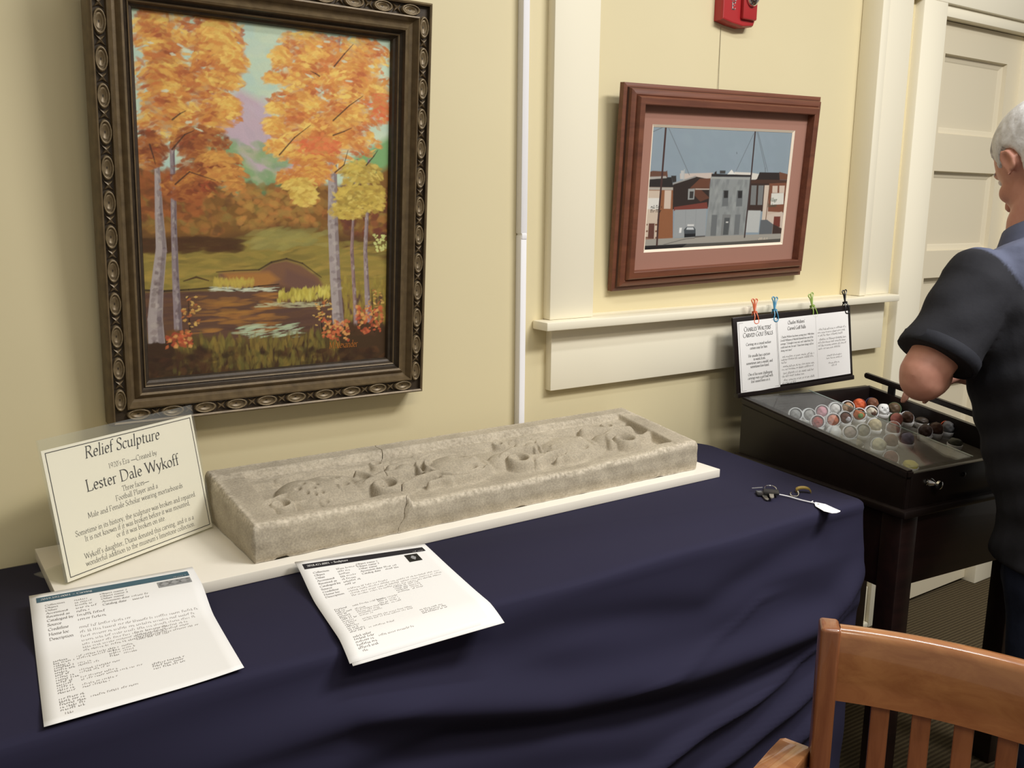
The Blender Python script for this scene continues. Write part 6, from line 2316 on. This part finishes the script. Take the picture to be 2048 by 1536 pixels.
# seat
c0, _, _ = chair_arc(0.03)
c1, _, _ = chair_arc(ARCL - 0.03)
outl = [c0 + fwd * 0.01, c0 + fwd * 0.40 - emid * 0.015, c0 + fwd * 0.44 + emid * 0.02, c1 + fwd * 0.44 - emid * 0.02, c1 + fwd * 0.40 + emid * 0.015, c1 + fwd * 0.01]
cen = sum(outl, Vector()) / 6
rings = [[q + (cen - q) * k + Vector((0, 0, z)) for q in outl] for z, k in ((0.425, 0.03), (0.430, 0.0), (0.444, 0.0), (0.449, 0.03), (0.445, 0.35), (0.441, 0.9))]
v, f = loft_data(rings)
add_obj('seat', v, f, M['chair_wood'], ch, False, 'auto')
for a, b in ((c0 + fwd * 0.02, c0 + fwd * 0.33), (c1 + fwd * 0.02, c1 + fwd * 0.33), (c0 + fwd * 0.33, c1 + fwd * 0.33)):
    tube('stretcher', [a + Vector((0, 0, 0.16)), b + Vector((0, 0, 0.16))], 0.011, M['chair_wood'], ch, n=10)
# ---------------------------------------------------------------- grey haired man leaning over the case
M['skin'] = principled('skin', lin(196, 142, 122), 0.5, spec=0.35, noise=(40, 0.5, lin(178, 118, 100)), bump=(160, 0.12, 0.001))
M['hair'] = principled('grey_white_hair', lin(222, 221, 222), 0.5, spec=0.3, noise=(45, 0.6, lin(150, 144, 136)), bump=(90, 0.5, 0.003))
M['shirt'] = principled('charcoal_shirt', lin(38, 39, 45), 0.8, spec=0.2, noise=(14, 0.4, lin(30, 31, 36)), bump=(26, 0.3, 0.006))
M['yoke'] = principled('slate_blue_yoke', lin(86, 90, 108), 0.8, spec=0.2, noise=(14, 0.4, lin(80, 84, 108)), bump=(26, 0.25, 0.005))
M['denim'] = principled('dark_denim', lin(38, 44, 62), 0.85, spec=0.15, noise=(30, 0.6, lin(26, 30, 44)), bump=(30, 0.4, 0.006))
M['shoe'] = principled('black_shoe', lin(26, 25, 25), 0.4)


def shirt_material():
    m = principled('charcoal_shirt_slate_yoke', lin(40, 40, 44), 0.85, spec=0.15, bump=(26, 0.3, 0.006))
    nt = m.node_tree
    at = nt.nodes.new('ShaderNodeAttribute')
    at.attribute_name = 'yoke'
    mx = nt.nodes.new('ShaderNodeMix')
    mx.data_type = 'RGBA'
    mx.inputs[6].default_value = lin(40, 40, 44)
    mx.inputs[7].default_value = lin(86, 90, 108)
    nt.links.new(at.outputs['Fac'], mx.inputs[0])
    nt.links.new(mx.outputs[2], nt.nodes['Principled BSDF'].inputs['Base Color'])
    return m


M['shirt_two'] = shirt_material()
pr = thing('person', 'grey haired person in charcoal and slate shirt reaching into the display case', 'person', (1.90, -0.86, 0))
bf = Vector((0.25, 0.968, 0))
lf = Vector((-0.968, 0.25, 0))
UP = Vector((0, 0, 1))


def ell_ring(c, hw, hd, tilt=0.0, n=28, pw=2.3):
    """superellipse ring across the body, tilted forward"""
    out = []
    for i in range(n):
        a = 2 * math.pi * i / n
        ca, sa = math.cos(a), math.sin(a)
        x = math.copysign(abs(ca) ** (2 / pw), ca) * hw
        y = math.copysign(abs(sa) ** (2 / pw), sa) * hd
        out.append(Vector(c) + lf * x + bf * y * math.cos(tilt) - UP * y * math.sin(tilt))
    return out


HEM, WAI, CHE, UPR, NKB = (Vector(p) for p in ((1.900, -0.850, 0.640), (1.900, -0.800, 0.840), (1.890, -0.745, 1.033), (1.886, -0.712, 1.165), (1.885, -0.688, 1.245)))
HC = Vector((1.899, -0.668, 1.394))
shL, shR = UPR + lf * 0.156 + UP * 0.018, UPR - lf * 0.156 + UP * 0.018
elL, wrL = Vector((1.600, -0.645, 0.988)), Vector((1.830, -0.538, 0.985))
elR, wrR = Vector((2.160, -0.700, 0.960)), Vector((2.075, -0.470, 0.925))
hipL, hipR = HEM + lf * 0.09 + UP * 0.10, HEM - lf * 0.09 + UP * 0.10
knL, knR = Vector((1.800, -0.840, 0.44)), Vector((1.985, -0.880, 0.44))
anL, anR = Vector((1.800, -0.890, 0.075)), Vector((1.990, -0.930, 0.075))

hf = Vector((0.42, 0.907, 0)).normalized()
pt = math.radians(32)
h_f = (hf * math.cos(pt) - UP * math.sin(pt)).normalized()
h_l = Vector((-hf.y, hf.x, 0)).normalized()
h_u = h_f.cross(h_l).normalized()
if h_u.z < 0:
    h_u = -h_u
HR = Matrix((h_l, h_f, h_u)).transposed()


def hp(l, f_, u):
    return HC + h_l * l + h_f * f_ + h_u * u


def hand_parts(wr, d, up_, side):
    """palm, four unequal curled fingers and a thumb leaving the side of the palm"""
    d = d.normalized()
    s = d.cross(up_).normalized() * side
    n = s.cross(d) * side
    n = n if n.z > 0 else -n
    parts = []
    rings = []
    for t, hw, ht in ((-0.01, 0.026, 0.020), (0.02, 0.034, 0.017), (0.055, 0.041, 0.015), (0.085, 0.040, 0.013), (0.092, 0.034, 0.009)):
        c = wr + d * t
        rings.append([c + s * (hw * math.cos(a)) + n * (ht * math.sin(a)) for a in np.linspace(0, 2 * math.pi, 17)[:-1]])
    parts.append(loft_data(rings))
    for k, (off, L) in enumerate(((-0.030, 0.068), (-0.010, 0.078), (0.011, 0.074), (0.030, 0.058))):
        b = wr + d * 0.085 + s * off
        p1 = b + d * L * 0.45 - n * 0.004
        p2 = p1 + d * L * 0.27 - n * L * 0.16
        p3 = p2 + d * L * 0.14 - n * L * 0.22
        parts.append(capsule_chain([b, p1, p2, p3], [0.0092, 0.0088, 0.0082, 0.0072], 10))
    b = wr + d * 0.028 - s * 0.030
    parts.append(capsule_chain([b, b + d * 0.025 - s * 0.022 - n * 0.006, b + d * 0.055 - s * 0.026 - n * 0.022, b + d * 0.070 - s * 0.016 - n * 0.038], [0.013, 0.011, 0.0098, 0.008], 10))
    return parts


parts = []
# head
parts.append(ellipsoid_data(hp(0, -0.006, 0.020), (0.0745, 0.094, 0.090), 24, 18, HR))
parts.append(ellipsoid_data(hp(0, 0.022, -0.045), (0.058, 0.066, 0.072), 20, 14, HR))
parts.append(ellipsoid_data(hp(0, 0.050, -0.090), (0.034, 0.030, 0.026), 14, 10, HR))
parts.append(ellipsoid_data(hp(0.042, 0.050, -0.035), (0.020, 0.026, 0.022), 12, 8, HR))
parts.append(ellipsoid_data(hp(-0.042, 0.050, -0.035), (0.020, 0.026, 0.022), 12, 8, HR))
parts.append(ellipsoid_data(hp(0, 0.078, 0.020), (0.046, 0.014, 0.012), 14, 8, HR))
parts.append(capsule_chain([hp(0, 0.082, 0.008), hp(0, 0.097, -0.018), hp(0, 0.107, -0.034)], [0.008, 0.010, 0.0125], 10))
parts.append(ellipsoid_data(hp(0, 0.084, -0.064), (0.022, 0.010, 0.006), 12, 8, HR))
parts.append(ellipsoid_data(hp(0, 0.082, -0.074), (0.020, 0.011, 0.006), 12, 8, HR))
for sg_ in (1, -1):        # ears
    ec = hp(0.077 * sg_, -0.006, -0.008)
    loop = [ec + h_l * (0.006 * sg_ + 0.004 * sg_ * math.sin(a)) + h_f * (0.013 * math.cos(a) - 0.004) + h_u * (0.022 * math.sin(a) + 0.004) for a in np.linspace(-1.2, 4.2, 16)]
    parts.append(capsule_chain(loop, [0.0045] * 16, 8))
    parts.append(ellipsoid_data(ec - h_l * 0.001 * sg_, (0.0050, 0.010, 0.018), 10, 8, HR))
    parts.append(ellipsoid_data(ec + h_l * 0.003 * sg_ - h_u * 0.019 + h_f * 0.003, (0.005, 0.006, 0.007), 10, 8, HR))
# neck, trunk, limbs
parts.append(capsule_chain([NKB - UP * 0.02, NKB + UP * 0.03 + bf * 0.008, hp(0, -0.030, -0.050)], [0.062, 0.056, 0.056], 18))
parts.append(loft_data([ell_ring(HEM + UP * 0.06, 0.150, 0.105), ell_ring(WAI, 0.150, 0.105), ell_ring(CHE, 0.165, 0.112, 0.2), ell_ring(UPR, 0.160, 0.095, 0.3), ell_ring(NKB - UP * 0.01, 0.075, 0.065, 0.4)]))
for sh_, el_, wr_ in ((shL, elL, wrL), (shR, elR, wrR)):
    mid = (sh_ + el_) / 2
    parts.append(capsule_chain([sh_, mid, el_ + UP * 0.012], [0.044, 0.048, 0.044], 16))
    fd = wr_ - el_
    parts.append(capsule_chain([el_, el_ + fd * 0.22, el_ + fd * 0.5, el_ + fd * 0.8, wr_], [0.043, 0.047, 0.042, 0.033, 0.028], 16))
for hp_, kn_, an_ in ((hipL, knL, anL), (hipR, knR, anR)):
    parts.append(capsule_chain([hp_, (hp_ + kn_) / 2, kn_, kn_ * 0.6 + an_ * 0.4 - bf * 0.012, an_], [0.080, 0.072, 0.052, 0.050, 0.034], 16))
parts += hand_parts(wrL, Vector((0.90, 0.43, 0.03)), UP, -1)
parts += hand_parts(wrR, Vector((-0.35, 0.80, -0.30)), UP, 1)
body = fuse('body', parts, 0.0055, 3, M['skin'], pr)

# face details
M['eye_white'] = principled('eye_white', lin(232, 226, 220), 0.25)
M['iris'] = principled('eye_iris', lin(70, 84, 96), 0.2)
for sg_ in (1, -1):
    v, f = ellipsoid_data(hp(0.030 * sg_, 0.071, 0.002), (0.012, 0.010, 0.0085), 14, 10, HR)
    e_ = add_obj('eye', v, f, M['eye_white'], body, False, True)
    v, f = ellipsoid_data(hp(0.031 * sg_, 0.0865, 0.001), (0.0048, 0.0022, 0.0048), 12, 8, HR)
    v2, f2_ = capsule_chain([hp(0.016 * sg_, 0.088, 0.020), hp(0.030 * sg_, 0.085, 0.025), hp(0.044 * sg_, 0.074, 0.021)], [0.003, 0.0038, 0.0025], 8)
    add_obj('eyebrow', v2, f2_, M['hair'], body, False, True)
# hair: cap over crown, back and temples
hparts = []
hparts.append(ellipsoid_data(hp(0, -0.014, 0.032), (0.083, 0.104, 0.094), 26, 18, HR))
hparts.append(ellipsoid_data(hp(0, -0.050, -0.025), (0.077, 0.062, 0.080), 22, 14, HR))
for k in range(0):
    a, b_ = RNG.random() * 6.283, 0.15 + RNG.random() * 1.2
    d = (h_l * (0.080 * math.sin(b_) * math.cos(a)) + h_f * (0.100 * math.sin(b_) * math.sin(a)) + h_u * (0.092 * math.cos(b_)))
    c = hp(0, -0.014, 0.032) + d
    tdir = (h_f * (0.8 if RNG.random() < 0.6 else -0.3) + h_l * (RNG.random() - 0.5) - h_u * 0.2).normalized()
    hparts.append(capsule_chain([c - tdir * 0.018, c, c + tdir * 0.02], [0.003, 0.0055, 0.002], 6))
hair = fuse('hair', hparts, 0.0045, 2, M['hair'], pr)
# trim the cap to a hairline: push verts over the face and around the ears inside the head
inner = HC
for v_ in hair.data.vertices:
    q = v_.co - HC
    l, f_, u = q.dot(h_l), q.dot(h_f), q.dot(h_u)
    face = (f_ > 0.030 and u < 0.052 + 0.25 * (0.09 - f_)) or (f_ > -0.004 and u < 0.004) or (u < -0.085)
    ear = (f_ + 0.006) ** 2 / 0.024 ** 2 + (u + 0.010) ** 2 / 0.038 ** 2 < 1 and abs(l) > 0.05
    if face or ear:
        v_.co = HC + q * 0.70
# shirt
sleeve = lambda sh_, el_, k: capsule_chain([sh_ - (el_ - sh_) * 0.05 - UP * 0.012, sh_ + (el_ - sh_) * 0.30, sh_ + (el_ - sh_) * 0.60, sh_ + (el_ - sh_) * k], [0.074, 0.078, 0.077, 0.076], 22)
sparts = [loft_data([ell_ring(HEM - UP * 0.01, 0.195, 0.140), ell_ring(HEM, 0.198, 0.143), ell_ring(HEM + UP * 0.08, 0.192, 0.140), ell_ring(WAI, 0.186, 0.138, 0.05), ell_ring((WAI + CHE) / 2, 0.190, 0.138, 0.1),
                     ell_ring(CHE, 0.196, 0.136, 0.2), ell_ring(UPR - UP * 0.03, 0.198, 0.124, 0.28), ell_ring(UPR + UP * 0.030, 0.190, 0.110, 0.32), ell_ring(UPR + UP * 0.055, 0.166, 0.096, 0.36), ell_ring(UPR + UP * 0.072, 0.120, 0.086, 0.38), ell_ring(NKB - UP * 0.008, 0.078, 0.076, 0.4), ell_ring(NKB + UP * 0.006, 0.070, 0.068, 0.4)])]
for sh_, el_ in ((shL, elL), (shR, elR)):
    d = (el_ - sh_)
    L = d.length
    d.normalize()
    a, b_ = frame_basis(d)
    rings = []
    for t, r in ((-0.03, 0.050), (-0.01, 0.066), (0.03, 0.074), (0.10, 0.073), (0.155, 0.073), (L * 0.80, 0.075), (L * 0.80 + 0.002, 0.074)):
        rings.append(circle(sh_ + d * t, a, b_, r, r * 0.96, 24))
    sparts.append(loft_data(rings))


def wrinkle(co):
    w = 0.0035 * math.sin(co.z * 42 + co.x * 30) * math.sin(co.x * 21 - co.y * 33 + 1.0) + 0.002 * math.sin(co.z * 95 + co.y * 40)
    return co + (co - Vector((1.89, -0.76, co.z))).normalized() * w


shirt = fuse('shirt', sparts, 0.0055, 4, M['shirt_two'], pr, wrinkle)
ya = shirt.data.attributes.new('yoke', 'FLOAT', 'POINT')
yv = []
for v_ in shirt.data.vertices:
    s = abs((v_.co - UPR).dot(lf))
    z = v_.co.z
    d1 = (0.132 + 0.60 * (z - 1.13)) - s                  # inside the armhole seam
    d2 = z - min(1.195, 1.128 + 1.2 * max(0, 0.118 - s))  # above the back panel
    yv.append(min(1.0, max(0.0, 0.5 + min(d1, d2) / 0.006)))
ya.data.foreach_set('value', np.array(yv, np.float32))
# sleeve hem band
for sh_, el_ in ((shL, elL), (shR, elR)):
    d = (el_ - sh_)
    L = d.length
    d.normalize()
    a, b_ = frame_basis(d)
    rings = [circle(sh_ + d * t, a, b_, r, r * 0.96, 28) for t, r in ((L * 0.80 - 0.024, 0.0745), (L * 0.80 - 0.022, 0.0765), (L * 0.80 + 0.001, 0.0775), (L * 0.80 + 0.002, 0.073), (L * 0.80 - 0.010, 0.071))]
    v, f = loft_data(rings, cap=False)
    add_obj('sleeve_hem', v, f, M['shirt'], shirt, False, True)
col_rings = [ell_ring(NKB + UP * z + bf * b0, r, r * 0.95, 0.4, 26, 2.0) for z, b0, r in ((-0.012, 0, 0.082), (0.010, 0.002, 0.074), (0.028, 0.004, 0.068), (0.030, 0.004, 0.065), (0.008, 0.0, 0.066))]
v, f = loft_data(col_rings, cap=False)
add_obj('collar', v, f, M['yoke'], shirt, False, True)
# jeans and shoes
tparts = [loft_data([ell_ring(HEM + UP * 0.10, 0.165, 0.120), ell_ring(HEM + UP * 0.02, 0.172, 0.126), ell_ring(HEM - UP * 0.06, 0.168, 0.122), ell_ring(HEM - UP * 0.09, 0.15, 0.105)])]
for hp_, kn_, an_ in ((hipL, knL, anL), (hipR, knR, anR)):
    tparts.append(capsule_chain([hp_, hp_ * 0.6 + kn_ * 0.4, kn_, kn_ * 0.5 + an_ * 0.5, an_ - UP * 0.02], [0.095, 0.092, 0.074, 0.066, 0.062], 20))
tr = fuse('jeans', tparts, 0.008, 4, M['denim'], pr, lambda co: co + Vector((math.sin(co.z * 50), math.cos(co.z * 37 + co.x * 20), 0)) * 0.0022)
for an_ in (anL, anR):
    rings = []
    for t, hw, ht in ((-0.075, 0.026, 0.030), (-0.06, 0.036, 0.040), (0.0, 0.042, 0.042), (0.08, 0.046, 0.032), (0.14, 0.044, 0.026), (0.18, 0.030, 0.020), (0.195, 0.012, 0.010)):
        c = Vector((an_.x, an_.y, 0)) + bf * t
        rings.append([c + lf * (hw * math.cos(q)) + UP * (max(-0.7, math.sin(q)) * ht + 0.7 * ht + 0.001) for q in np.linspace(0, 2 * math.pi, 19)[:-1]])
    v, f = loft_data(rings)
    add_obj('shoe', v, f, M['shoe'], pr, False, True)
